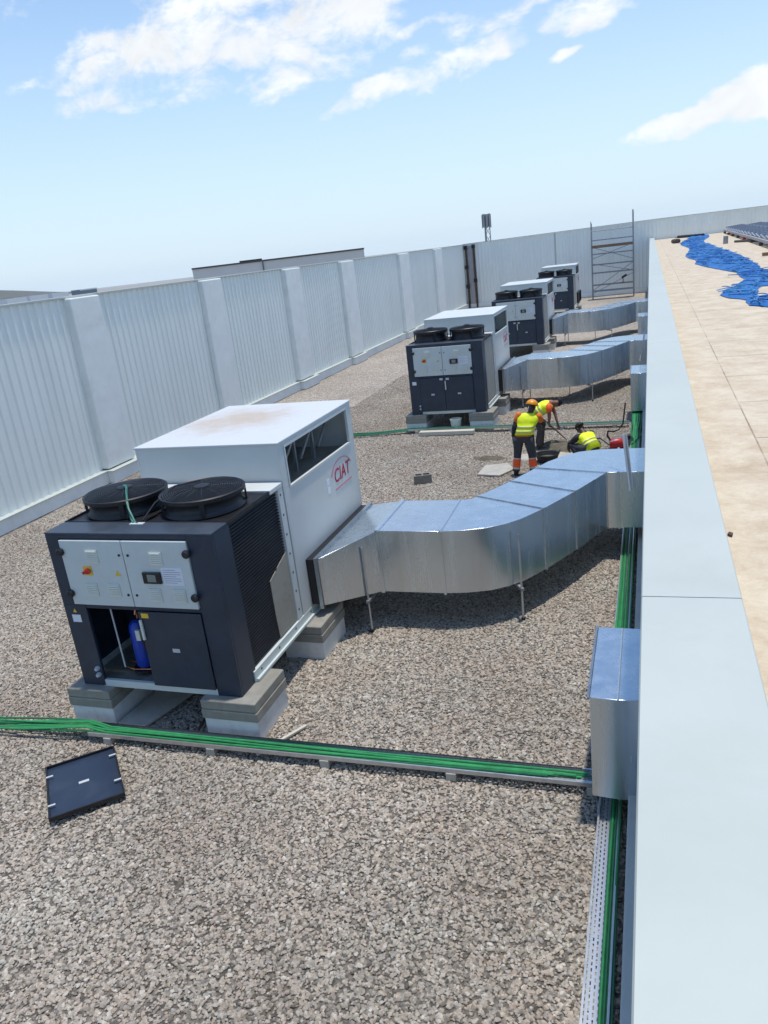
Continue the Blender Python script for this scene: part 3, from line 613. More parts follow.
# telecom mast
ms = empty('telecom_mast', (-29.6, 156, -11), label='slender grey telecom mast with a drum of antennas rising behind the back wall', cat='mast')
mb = MB(); hh = 19.5
for k in range(3):
    a = 2 * math.pi * k / 3; mb.tube([(0.75 * math.cos(a), 0.75 * math.sin(a), 0), (0.55 * math.cos(a), 0.55 * math.sin(a), hh)], 0.10, 6)
for q in range(13):
    z0 = hh * q / 13; z1 = hh * (q + 1) / 13
    for k in range(3):
        a, b = 2 * math.pi * k / 3, 2 * math.pi * (k + 1) / 3
        r0 = 0.75 - 0.2 * q / 13; r1 = 0.75 - 0.2 * (q + 1) / 13
        mb.tube([(r0 * math.cos(a), r0 * math.sin(a), z0), (r1 * math.cos(b), r1 * math.sin(b), z1)], 0.05, 5)
mb.build('lattice', 'steel_dull', ms)
for k in range(8):
    a = 2 * math.pi * k / 8 + 0.3; mb = MB()
    mb.obox((0.80 * math.cos(a), 0.80 * math.sin(a), hh - 0.4 + 0.15 * (k % 2)), (0.08 * math.cos(a), 0.08 * math.sin(a), 0), (-0.2 * math.sin(a), 0.2 * math.cos(a), 0), (0, 0, 1.2))
    mb.build('antenna', 'steel_dull', ms, bevel=0.03)
mb = MB(); mb.lathe([(0, hh - 1.3), (0.5, hh - 1.3), (0.55, hh - 1.0), (0.55, hh + 0.6), (0.45, hh + 0.9), (0, hh + 0.9)], n=16); mb.build('radome', 'far_grey', ms, smooth=True)
for z in (hh - 1.4, hh + 0.5):
    mb = MB(); mb.lathe([(0.68, z - 0.05), (0.76, z - 0.05), (0.76, z + 0.05), (0.68, z + 0.05)], n=16, close=True); mb.build('ring', 'steel_dull', ms)

# pair of brown steel posts in the far left corner
for x, lab in ((-13.05, 'left brown steel post in the far left corner of the white walls'), (-12.45, 'right brown steel post in the far left corner of the white walls')):
    e = empty('steel_post', (x, BACK_Y - 0.16, 0), label=lab, cat='post', group='brown posts in the far corner')
    mb = MB(); mb.box(-0.06, 0.06, -0.08, 0.08, 0.0, 4.55); mb.build('post', 'rust_brown', e, bevel=0.01)
    for z in ((1.6, 3.0, 4.4) if x < -13 else (2.0, 4.45)):
        mb = MB(); mb.box(-0.13, 0.13, -0.14, -0.081, z - 0.13, z + 0.13); mb.build('bracket', 'black', e)
mb = MB(); mb.box(-12.94, -12.56, BACK_Y - 0.14, BACK_Y - 0.05, 0.31, 4.5)
tag(mb.build('cover_panel', 'joint_panel'), 'narrow pinkish grey panel between the two brown posts in the far corner', 'panel')

# scaffold tower
sc_ = empty('scaffold_tower', (-2.43, 57.6, 0), label='tall tubular steel scaffold tower standing against the back wall', cat='scaffold')
X0, X1 = -1.36, 1.36
for x, h in ((X0, 5.5), (X1, 5.6)):
    for y in (-0.4, 0.4):
        mb = MB(); r = 0.025 if x < 0 else 0.045; mb.tube([(x, y, 0), (x, y, h - (0.35 if x < 0 else 0) - (0.12 if y > 0 else 0))], r, 8); mb.build('upright', 'steel_dull', sc_, smooth=True)
for z in (0.55, 0.95, 1.75, 2.3, 3.0, 3.9, 4.5):
    mb = MB(); mb.tube([(X0, -0.4, z), (X1, -0.4, z)], 0.03, 6); mb.tube([(X0, 0.4, z), (X1, 0.4, z)], 0.03, 6); mb.build('rail', 'steel_dull', sc_, smooth=True)
for z0, z1, s in ((0.4, 1.6, 1), (1.75, 2.4, -1), (0.6, 2.3, 1), (2.5, 3.5, -1), (2.7, 3.5, 1)):
    mb = MB(); mb.tube([(X0 * s, -0.37, z0), (X1 * s, -0.37, z1)], 0.022, 6); mb.build('brace', 'steel_dull', sc_, smooth=True)
mb = MB(); mb.box(X0, X1, -0.38, 0.38, 3.42, 3.52); mb.box(X0, X1, -0.42, -0.385, 3.40, 3.58); mb.build('platform', 'wood', sc_)
for z in (0.9, 1.5, 2.1, 2.7, 3.3, 4.0):
    for x in (X0, X1): mb = MB(); mb.tube([(x, -0.4, z), (x, 0.4, z)], 0.022, 6); mb.build('rung', 'steel_dull', sc_, smooth=True)
mb = MB(); mb.tube([(0, 0, 0), (0, 0, 0.35)], 0.03, 6); mb.obox((0.08, 0, 0.42), (0.16, 0, 0.09), (0, 0.06, 0), (-0.03, 0, 0.06))
mb.tube([(-0.12, 0, 0.02), (0.12, 0, 0.02)], 0.02, 6)
tag(mb.build('lamp_stand', 'black', loc=(-1.75, 57.0, 0.8)), 'small black floodlight perched on the lower scaffold rail', 'floodlight')
bpy.data.objects['lamp_stand'].location = (-1.75, 57.2, 0.98)

# ------------------------------------------------------------------ rooftop units
UX = -6.22                                     # left side of every unit
UNIT_Y = [6.22, 20.1, 32.7, 46.7]
W_, Z0, Z1, ZT, DC, DE = 2.07, 0.47, 2.33, 2.84, 1.62, 4.12

def text_mesh(s, size, bold=0.0, shear=0.0):
    c = bpy.data.curves.new('lettering', 'FONT'); c.body = s; c.size = size; c.offset = bold; c.shear = shear; c.extrude = 0.002; c.align_x = 'CENTER'; c.align_y = 'CENTER'; c.resolution_u = 3
    o = bpy.data.objects.new('lettering', c); COL.objects.link(o); me = eval_mesh(o); bpy.data.objects.remove(o)
    return me

def fan(parent, cx, cy, z, wired):
    ZS = 0.80 if wired else 1.12
    def sq(m):
        m.v = [(cx + (x - cx) * 0.89, cy + (y - cy) * 0.89, z + (q - z) * ZS) for x, y, q in m.v]; return m
    f = MB()
    f.lathe([(0.52, 0.0), (0.515, 0.02), (0.485, 0.05), (0.47, 0.10), (0.475, 0.16), (0.495, 0.20), (0.495, 0.235), (0.47, 0.235), (0.41, 0.19), (0.41, 0.06), (0.0, 0.05)], (cx, cy, z), 40)
    fo = sq(f).build('fan', 'black', parent, smooth=True)
    g = MB()
    g.lathe([(0.515, 0.19), (0.535, 0.20), (0.535, 0.25), (0.515, 0.262), (0.50, 0.25), (0.50, 0.20)], (cx, cy, z), 40, close=True)
    for k in range(15):
        r = 0.10 + 0.0275 * k; zz = 0.29 - 0.035 * (r / 0.5) ** 2
        g.lathe([(r - 0.006, zz - 0.004), (r + 0.006, zz - 0.004), (r + 0.006, zz + 0.004), (r - 0.006, zz + 0.004)], (cx, cy, z), 32, close=True)
    for k in range(12):
        a = 2 * math.pi * k / 12
        g.tube([(cx + 0.10 * math.cos(a), cy + 0.10 * math.sin(a), z + 0.29), (cx + 0.30 * math.cos(a), cy + 0.30 * math.sin(a), z + 0.275), (cx + 0.515 * math.cos(a), cy + 0.515 * math.sin(a), z + 0.245)], 0.007, 5)
    for k in range(4):
        a = 2 * math.pi * k / 4 + 0.5
        g.obox((cx + 0.52 * math.cos(a), cy + 0.52 * math.sin(a), z + 0.13), (0.012 * math.cos(a), 0.012 * math.sin(a), 0), (-0.03 * math.sin(a), 0.03 * math.cos(a), 0), (0, 0, 0.11))
    sq(g).build('guard', 'black', fo, smooth=True)
    h = MB(); h.lathe([(0.0, 0.325), (0.05, 0.323), (0.095, 0.31), (0.105, 0.285), (0.105, 0.16), (0.0, 0.16)], (cx, cy, z), 20); sq(h).build('motor_hub', 'black', fo, smooth=True)
    b = MB()
    for k in range(5):
        a = 2 * math.pi * k / 5
        for q in range(1):
            ca, sa = math.cos(a), math.sin(a); c2, s2 = math.cos(a + 0.75), math.sin(a + 0.75)
            b.add([(cx + .1 * ca, cy + .1 * sa, z + .13), (cx + .1 * c2, cy + .1 * s2, z + .20), (cx + .40 * c2, cy + .40 * s2, z + .17), (cx + .40 * ca, cy + .40 * sa, z + .10),
                   (cx + .1 * ca, cy + .1 * sa, z + .138), (cx + .1 * c2, cy + .1 * s2, z + .208), (cx + .40 * c2, cy + .40 * s2, z + .178), (cx + .40 * ca, cy + .40 * sa, z + .108)],
                  [(0, 1, 2, 3), (7, 6, 5, 4), (0, 3, 7, 4), (1, 5, 6, 2), (3, 2, 6, 7), (0, 4, 5, 1)])
    sq(b).build('blades', 'black', fo)
    return fo

def control_half(parent, x0, x1, side):
    z0, z1 = 1.51, 2.27
    p = MB().box(x0, x1, -0.022, 0.02, z0, z1).build('control_panel', 'control', parent, bevel=0.006)
    def vent(cx, cz, s=0.075):
        v = MB(); v.box(cx - s, cx + s, -0.034, -0.0225, cz - s, cz + s)
        for k in range(6): v.box(cx - s * .85, cx + s * .85, -0.042, -0.0345, cz - s * .8 + k * s * .29, cz - s * .8 + k * s * .29 + s * .17)
        v.build('vent', 'vent_white', p)
    hx = x0 + 0.005 if side < 0 else x1 - 0.005
    for cz in (z1 - 0.13, z0 + 0.14):
        h = MB(); h.lathe([(0, 0), (0.04, 0), (0.045, 0.01), (0.045, 0.03), (0.03, 0.045), (0, 0.045)], n=14)
        h.v = [(hx + a, -0.022 - c, cz + b) for a, b, c in h.v]; h.build('knob', 'black', p, smooth=True)
    ix = x1 - 0.04 if side < 0 else x0 + 0.06
    for cz in (z1 - 0.16, z0 + 0.14):
        q = MB(); q.lathe([(0, 0), (0.014, 0), (0.014, 0.008), (0, 0.008)], n=10)
        q.v = [(ix + a, -0.0225 - c, cz + b) for a, b, c in q.v]; q.build('lock', 'black', p)
    if side < 0:
        vent(x0 + 0.40, z1 - 0.18); vent(x0 + 0.30, z0 + 0.19); vent(x0 + 0.59, z0 + 0.19)
        s = MB(); s.lathe([(0, 0), (0.035, 0), (0.03, 0.02), (0, 0.02)], n=12); s.v = [(x0 + 0.30 + a, -0.028 - c, z1 - 0.35 + b) for a, b, c in s.v]
        s.obox((x0 + 0.30, -0.055, z1 - 0.35), (0.045, 0, 0.012), (0, 0.012, 0), (-0.005, 0, 0.016)); so_ = s.build('switch', 'red', p)
        MB().box(x0 + 0.245, x0 + 0.355, -0.0275, -0.0225, z1 - 0.40, z1 - 0.295).build('switch_plate', 'yellow_label', so_)
        MB().prism([(x0 + 0.645, z1 - 0.40), (x0 + 0.715, z1 - 0.40), (x0 + 0.68, z1 - 0.335)], -0.026, -0.0222, 'y').build('warning_sticker', 'yellow_label', p)
    else:
        vent(x0 + 0.40, z1 - 0.19); vent(x0 + 0.30, z0 + 0.15); vent(x0 + 0.60, z0 + 0.15)
        d = MB().box(x0 + 0.20, x0 + 0.42, -0.05, -0.022, z1 - 0.47, z1 - 0.34).build('display', 'screen', p, bevel=0.006)
        MB().box(x0 + 0.26, x0 + 0.365, -0.0535, -0.0505, z1 - 0.445, z1 - 0.365).build('screen', 'screen_lit', d)
        pp = MB().box(x0 + 0.43, x0 + 0.68, -0.0255, -0.0222, z1 - 0.49, z1 - 0.29).build('paper_notice', 'paper', p)
        ln = MB()
        for q in range(7): ln.box(x0 + 0.45, x0 + 0.45 + (0.21 if q % 3 else 0.15), -0.0268, -0.0256, z1 - 0.315 - 0.024 * q - 0.004, z1 - 0.315 - 0.024 * q)
        ln.build('printed_lines', 'far_grey', pp)
    return p

def make_unit(kind):
    """kind 'open' is the near unit with its lower left door off; 'closed' the others"""
    u = empty('rooftop_unit', (UX, 0, 0))
    op = kind == 'open'
    # steel base
    b = MB(); b.box(2.035, 2.085, 0.30, DE + 0.02, Z0, Z0 + 0.13); b.box(2.0855, 2.115, 0.32, DE, Z0, Z0 + 0.035)
    b.box(-0.015, 0.035, 0.30, DE + 0.02, Z0, Z0 + 0.13)
    b.box(0.27, 1.78, 0.004, 0.05, Z0 - 0.01, Z0 + 0.075)
    b.box(0.036, 2.034, 1.6, 1.68, Z0, Z0 + 0.12); b.box(0.036, 2.034, DE - 0.06, DE, Z0, Z0 + 0.12)
    base = b.build('base_rail', 'control', u, bevel=0.004)
    for k in range(8): MB().box(2.0853, 2.0875, 0.45 + k * 0.47, 0.475 + k * 0.47, Z0 + 0.07, Z0 + 0.095).build('bolt', 'black', base)
    MB().box(0.036, 2.034, 0.06, 1.59, Z0 + 0.01, Z0 + 0.05).build('floor_tray', 'inner_sheet', u)
    # navy cabinet
    c = MB()
    c.box(0.0, 0.30, 0.0, 0.04, Z0 + 0.003, 1.49); c.box(0.0, 0.175, 0.0, 0.04, 1.49, Z1)      # left face
    c.box(1.775, W_, 0.0, 0.04, Z0 - 0.01, Z1)                                               # right face column
    c.box(0.175, 1.775, 0.0, 0.04, 2.285, Z1); c.box(0.30, 1.775, 0.003, 0.04, 1.455, 1.497)  # top band, mid band
    c.box(0.0, 0.03, 0.04, DC, Z0 + 0.13, Z1)                                               # left side
    c.box(W_ - 0.03, W_, 0.04, 0.36, Z0 - 0.01, Z1)                                        # right corner return
    c.box(0.175, 1.775, 0.03, 0.06, 1.5, 2.28)
    c.box(0.03, W_ - 0.13, 0.9, 0.93, Z0 + 0.05, Z1 - 0.04)
    cab = c.build('cabinet', 'navy', u, bevel=0.006)
    if op:   # dark baffle beside the compressor
        MB().box(0.985, 1.0, 0.05, 0.9, Z0 + 0.05, 1.46).build('baffle', 'interior', u)
    # top: front fascia, fan deck, rear white strip
    MB().box(-0.004, W_ + 0.004, -0.004, 0.33, Z1 + 0.001, Z1 + 0.022).build('fascia', 'fascia', u, bevel=0.006)
    d = MB(); d.box(0.0, W_, 0.332, 1.33, Z1 - 0.02, Z1 + 0.006)
    for x in (0.0, 1.015, 1.04, W_ - 0.02): d.box(x, x + 0.02, 0.332, 1.33, Z1 + 0.0065, Z1 + 0.03)
    d.box(0.021, W_ - 0.021, 0.333, 0.35, Z1 + 0.0065, Z1 + 0.028)
    d.build('fan_deck', 'black', u, bevel=0.003)
    MB().box(0.0, W_ + 0.012, 1.332, DC + 0.03, Z1 - 0.02, Z1 + 0.035).build('top_cover', 'white_unit', u, bevel=0.006)
    f1 = fan(u, 0.50, 0.84, Z1 + 0.02, op); fan(u, 1.52, 0.84, Z1 + 0.02, op)
    # coil on the right flank
    q = MB(); pts = []
    nfin = 46
    for k in range(nfin):
        za = Z0 + 0.13 + (Z1 - 0.03 - Z0 - 0.13) * k / nfin; zb = Z0 + 0.13 + (Z1 - 0.03 - Z0 - 0.13) * (k + 0.5) / nfin
        pts += [(W_ - 0.060, za), (W_ - 0.052, za + (zb - za) * 0.9), (W_ - 0.022, zb), (W_ - 0.022, zb + (zb - za) * 0.5)]
    pts.append((W_ - 0.06, Z1 - 0.03))
    o = len(q.v)
    for x, z in pts: q.v += [(x, 0.361, z), (x, 1.53, z)]
    for i in range(len(pts) - 1): q.f.append((2 * i, 2 * i + 1, 2 * i + 3, 2 * i + 2)); q.m.append(0)
    q.box(W_ - 0.11, W_ - 0.065, 0.361, 1.53, Z0 + 0.13, Z1 - 0.03)
    coil = q.build('coil', 'coil', u)
    if op:
        pl = [(1.03, 1.36), (1.20, 1.42), (1.22, 1.38), (1.25, 1.44), (1.53, 1.53), (1.53, Z0 + 0.14), (1.05, Z0 + 0.15), (1.03, 0.9)]
        MB().prism(pl, W_ - 0.02, W_ - 0.012, 'x').build('cardboard_cover', 'cardboard', coil)
    else:
        MB().box(W_ - 0.02, W_ - 0.012, 0.42, 1.50, Z0 + 0.16, Z1 - 0.05).build('coil_cover', 'coil_cover', coil)
    s = MB(); s.box(W_ - 0.05, W_ + 0.008, 1.531, DC + 0.03, Z0 + 0.13, Z1 - 0.021); sp_ = s.build('side_post', 'white_unit', u, bevel=0.005)
    for k in range(7): MB().box(W_ + 0.0085, W_ + 0.011, 1.565, 1.59, Z0 + 0.25 + k * 0.25, Z0 + 0.275 + k * 0.25).build('screw', 'black', sp_)
    # doors
    def door(x0, x1, lab=None):
        dd = MB().box(x0 + 0.004, x1 - 0.004, -0.02, 0.0, Z0 + 0.07, 1.452).build('door', 'navy', u, bevel=0.006)
        cx = (x0 + x1) / 2
        MB().box(cx - 0.045, cx + 0.045, -0.024, -0.0205, 0.98, 1.025).build('badge', 'grey_label', dd)
        return dd
    dr = door(0.985, 1.775)
    MB().box(1.03, 1.12, -0.024, -0.0205, 1.38, 1.435).build('sticker', 'yellow_label' if op else 'grey_label', dr)
    hn = MB(); hn.box(1.00, 1.03, -0.05, -0.0205, 1.12, 1.36); hn.build('handle', 'vent_white', dr, bevel=0.008)
    if not op:
        dl = door(0.30, 0.985)
        MB().box(0.86, 0.95, -0.024, -0.0205, 1.38, 1.435).build('sticker', 'grey_label', dl)
    MB().box(0.085, 0.20, -0.004, -0.0005, 1.28, 1.37).build('rating_plate', 'paper', u)
    if op: MB().prism([(0.115, 1.40), (0.165, 1.40), (0.14, 1.445)], -0.004, -0.0005, 'y').build('warning_sticker', 'yellow_label', u)
    for cz in (0.62, 0.70):
        k = MB(); k.lathe([(0, 0), (0.026, 0), (0.03, 0.02), (0.018, 0.05), (0, 0.05)], n=12); k.v = [(0.255 + a, -c, cz + b) for a, b, c in k.v]; k.build('pressure_valve', 'grey_label', u, smooth=True)
    if op:
        k = MB(); k.lathe([(0, 0.0), (0.085, 0.0), (0.105, 0.03), (0.105, 0.47), (0.097, 0.525), (0.06, 0.57), (0, 0.58)], (0.68, 0.30, Z0 + 0.13), 24)
        comp = k.build('compressor', 'blue_can', u, smooth=True)
        MB().box(0.73, 0.79, 0.165, 0.215, 0.98, 1.11).build('terminal_box', 'vent_white', comp, bevel=0.008)
        MB().lathe([(0, 0), (0.15, 0), (0.15, 0.03), (0, 0.03)], (0.68, 0.30, Z0 + 0.09), 20).build('foot_ring', 'black', comp)
        pp = MB()
        pp.tube([(0.68, 0.30, 1.24), (0.68, 0.33, 1.32), (0.62, 0.45, 1.36), (0.55, 0.5, 1.30), (0.5, 0.5, 0.62)], 0.016, 8)
        pp.build('copper_pipe', 'copper', u, smooth=True)
        pp = MB(); pp.tube([(0.42, 0.25, 0.585), (0.6, 0.2, 0.585), (0.95, 0.25, 0.585)], 0.014, 8); pp.build('copper_pipe', 'copper', u, smooth=True)
        pp = MB(); pp.tube([(0.42, 0.35, 0.60), (0.6, 0.33, 0.60), (0.7, 0.45, 0.60), (0.95, 0.5, 0.6)], 0.012, 8); pp.build('copper_pipe', 'copper', u, smooth=True)
        pp = MB(); pp.tube([(0.52, 0.12, 1.46), (0.53, 0.12, 0.66)], 0.010, 6); pp.build('hose', 'grey_label', u, smooth=True)
        pp = MB(); pp.tube([(0.88, 0.14, 1.2), (0.86, 0.12, 1.0), (0.88, 0.14, 0.75), (0.92, 0.2, 0.6)], 0.014, 6); pp.build('hose', 'black', u, smooth=True)
    # control panels
    control_half(u, 0.18, 0.972, -1); control_half(u, 0.982, 1.77, 1)
    # air handler box
    y0, y1, xr = DC + 0.06, DE, W_ + 0.012
    xl = 0.10
    oy0, oy1, oz0, oz1 = y0 + 0.18, y1 - 0.2, 2.26, 2.74
    wb = MB()
    wb.box(xl, xl + 0.03, y0, y1, Z0 + 0.13, ZT - 0.03); wb.box(xl + 0.03, xr, y0, y0 + 0.03, Z0 + 0.13, ZT - 0.03); wb.box(xl + 0.03, xr, y1 - 0.03, y1, Z0 + 0.13, ZT - 0.03)
    wb.box(xr - 0.03, xr, y0 + 0.03, y1 - 0.03, Z0 + 0.13, oz0); wb.box(xr - 0.03, xr, y0 + 0.03, oy0, oz0, oz1); wb.box(xr - 0.03, xr, oy1, y1 - 0.03, oz0, oz1)
    wb.box(xr - 0.03, xr, y0 + 0.03, y1 - 0.03, oz1, ZT - 0.03)
    body = wb.build('air_handler', 'white_unit', u, bevel=0.005)
    MB().box(xl - 0.012, xr + 0.014, y0 - 0.012, y1 + 0.012, ZT - 0.029, ZT).build('roof_panel', 'rust_roof' if op else 'white_unit', u, bevel=0.008)
    fr = MB(); t_ = 0.03
    fr.box(xr + 0.0005, xr + 0.012, oy0 - t_, oy1 + t_, oz0 - t_, oz0); fr.box(xr + 0.0005, xr + 0.012, oy0 - t_, oy1 + t_, oz1, oz1 + t_)
    fr.box(xr + 0.0005, xr + 0.012, oy0 - t_, oy0, oz0, oz1); fr.box(xr + 0.0005, xr + 0.012, oy1, oy1 + t_, oz0, oz1)
    fr.build('opening_frame', 'white_unit', body)
    inn = MB(); inn.box(xl + 0.03, xr - 0.03, y0 + 0.031, y1 - 0.031, oz0 - 0.12, oz0 - 0.10, 1)
    inn.box(xl + 0.6, xl + 0.62, y0 + 0.031, y1 - 0.031, oz0 - 0.099, ZT - 0.03)
    inn.build('inner_chamber', ['interior', 'inner_sheet'], body)
    for k in range(3):
        yy_ = oy0 + 0.35 + 0.6 * k
        d_ = MB(); d_.obox((xr - 0.35, yy_, oz0 + 0.18), (0.02, 0, 0), (0, 0.02, 0), (0, 0, 0.28)); d_.obox((xr - 0.30, yy_ + 0.25, oz0 + 0.2), (0.015, 0, 0), (0, 0.2, 0.14), (0, -0.012, 0.015)); d_.build('damper_bar', 'steel_dull', body)
    # collar for the supply duct
    cl_ = MB(); ya, yb, za, zb = 1.95, 4.06, 0.62, 1.24
    if op or True:
        for (a0, a1, c0, c1) in ((ya, yb, za, za + 0.03), (ya, yb, zb - 0.03, zb), (ya, ya + 0.03, za + 0.03, zb - 0.03), (yb - 0.03, yb, za + 0.03, zb - 0.03)):
            cl_.box(xr + 0.0005, xr + 0.10, a0, a1, c0, c1)
        cl_.box(xr + 0.0005, xr + 0.004, ya + 0.031, yb - 0.031, za + 0.031, zb - 0.031)  # black plate stands in for the darkness inside the open collar
    cl_.build('duct_collar', 'black', u)
    # maker's lettering on the flank
    me = text_mesh('CIAT', 0.27, 0.002, 0.15); me.materials.clear(); me.materials.append(M['logo_red'])
    me.transform(Matrix(((0, 0, 1, xr + 0.003), (1, 0, 0, 3.50), (0, 1, 0, 1.93), (0, 0, 0, 1))))
    lg = bpy.data.objects.new('lettering', me); COL.objects.link(lg); lg.parent = u
    arc = MB(); pts = []
    for k in range(15):
        a = R(168 - 150 * k / 14); pts.append((xr + 0.003, 3.50 + 0.39 * math.cos(a), 1.925 + 0.215 * math.sin(a)))
    arc.tube(pts, 0.004, 5); arc.tube([(xr + 0.003, 3.20, 1.76), (xr + 0.003, 3.84, 1.76)], 0.005, 5); arc.build('logo_arc', 'logo_red', lg)
    MB().box(xr + 0.0006, xr + 0.004, 2.93, 3.02, 1.78, 1.88).build('sticker', 'paper', u); MB().box(xr + 0.0006, xr + 0.004, 2.93, 3.02, 1.90, 1.98).build('sticker', 'paper', u)
    if op:   # earth wires run over the fans
        g1 = MB()
        bx, by = 0.99, 0.30
        g1.tube([(0.53, 0.80, Z1 + 0.295), (0.62, 0.72, Z1 + 0.295), (0.80, 0.45, Z1 + 0.20), (0.90, 0.34, Z1 + 0.05), (0.96, 0.28, Z1 + 0.03)], 0.013, 6)
        g1.tube([(0.56, 0.80, Z1 + 0.295), (0.70, 0.60, Z1 + 0.275), (0.86, 0.38, Z1 + 0.16), (0.96, 0.31, Z1 + 0.03), (1.02, 0.27, Z1 + 0.03)], 0.011, 6)
        g1.build('earth_wire', 'green_teal', u, smooth=True)
        g1 = MB(); g1.tube([(1.45, 0.95, Z1 + 0.295), (1.2, 0.8, Z1 + 0.275), (1.08, 0.55, Z1 + 0.16), (1.04, 0.34, Z1 + 0.04)], 0.009, 6); g1.build('earth_wire', 'black_cable', u, smooth=True)
        MB().box(0.93, 1.10, 0.24, 0.30, Z1 + 0.0225, Z1 + 0.032).build('gland_plate', 'grey_label', u)
    return u
uo = make_unit('open'); uo.location.y = UNIT_Y[0]
tag(uo, 'nearest navy and white rooftop unit, lower door off showing a blue compressor', 'air conditioner', 'rooftop units in a row')
uc = make_unit('closed'); uc.location.y = UNIT_Y[1]
tag(uc, 'second rooftop unit, navy doors shut, standing just behind the standing workers', 'air conditioner', 'rooftop units in a row')
for yv, lab in ((UNIT_Y[2], 'third rooftop unit back, half hidden behind the second one'), (UNIT_Y[3], 'farthest and smallest rooftop unit, close to the back wall, with no duct fitted')):
    c = copy_tree(uc); c.location.y = yv; c['label'] = lab

# support blocks: foam blocks carrying concrete pavers
def support(x0, x1, y0, y1, lab, slabs=2, first=None):
    e = empty('support_block', (x0, y0, 0), label=lab, cat='support block', group='support blocks under the rooftop units')
    w_, d_ = x1 - x0, y1 - y0
    zf = 0.24
    MB().box(0.015, w_ - 0.015, 0.015, d_ - 0.015, -0.03, zf).build('foam_block', 'foam', e, bevel=0.012)
    MB().box(0, w_, 0, d_, zf + 0.002, zf + 0.115).build('paver', 'concrete', e, bevel=0.012)
    MB().box(0.004, w_ - 0.008, 0.006, d_ - 0.004, zf + 0.117, Z0 - 0.004).build('paver', 'concrete', e, bevel=0.012)
    return e
ORD = ['nearest', 'second', 'third', 'farthest']
for k, yv in enumerate(UNIT_Y):
    for nm, xa, xb, ya, yb in (('front left', -0.18, 0.42, -0.12, 0.62), ('front right', 1.60, 2.28, -0.12, 0.62), ('rear right', 1.74, 2.32, 1.62, 2.40), ('rear left', -0.18, 0.42, 1.62, 2.40)):
        if nm == 'rear left' and k: continue
        support(UX + xa, UX + xb, yv + ya, yv + yb, f'white foam block topped by grey pavers, {nm} corner of the {ORD[k]} rooftop unit' if nm.startswith('front')
                else f'foam and paver block, middle of the {"right" if nm == "rear right" else "left"} side of the {ORD[k]} rooftop unit')

# ------------------------------------------------------------------ ducts, local to the unit origin (UX, unit y)
def lerp(a, b, f): return (a[0] + (b[0] - a[0]) * f, a[1] + (b[1] - a[1]) * f)
FRONT = [(-3.99, 8.17), (-3.40, 8.86), (-2.54, 8.86), (-2.25, 8.90), (-1.97, 8.99), (-1.76, 9.13), (-1.58, 9.32), (-1.34, 9.72), (-0.99, 10.44), (-0.62, 11.30), (-0.45, 11.31), (0.05, 11.31)]
BACK = [(-3.99, 10.28), (-3.40, 10.09), (-2.56, 10.09), (-2.50, 10.10), (-2.44, 10.12), (-2.40, 10.15), (-2.37, 10.19), (-2.33, 10.26), (-1.97, 10.96), (-1.69, 11.62), (-0.49, 12.62), (0.05, 12.62)]
BEND = [(-1.69, 11.62), (-1.55, 11.95), (-1.33, 12.28), (-1.10, 12.50), (-0.80, 12.60), (-0.49, 12.62)]
TOPZ = [1.24, 1.37] + [1.37] * 10; BOTZ = [0.60, 0.50] + [0.50] * 10
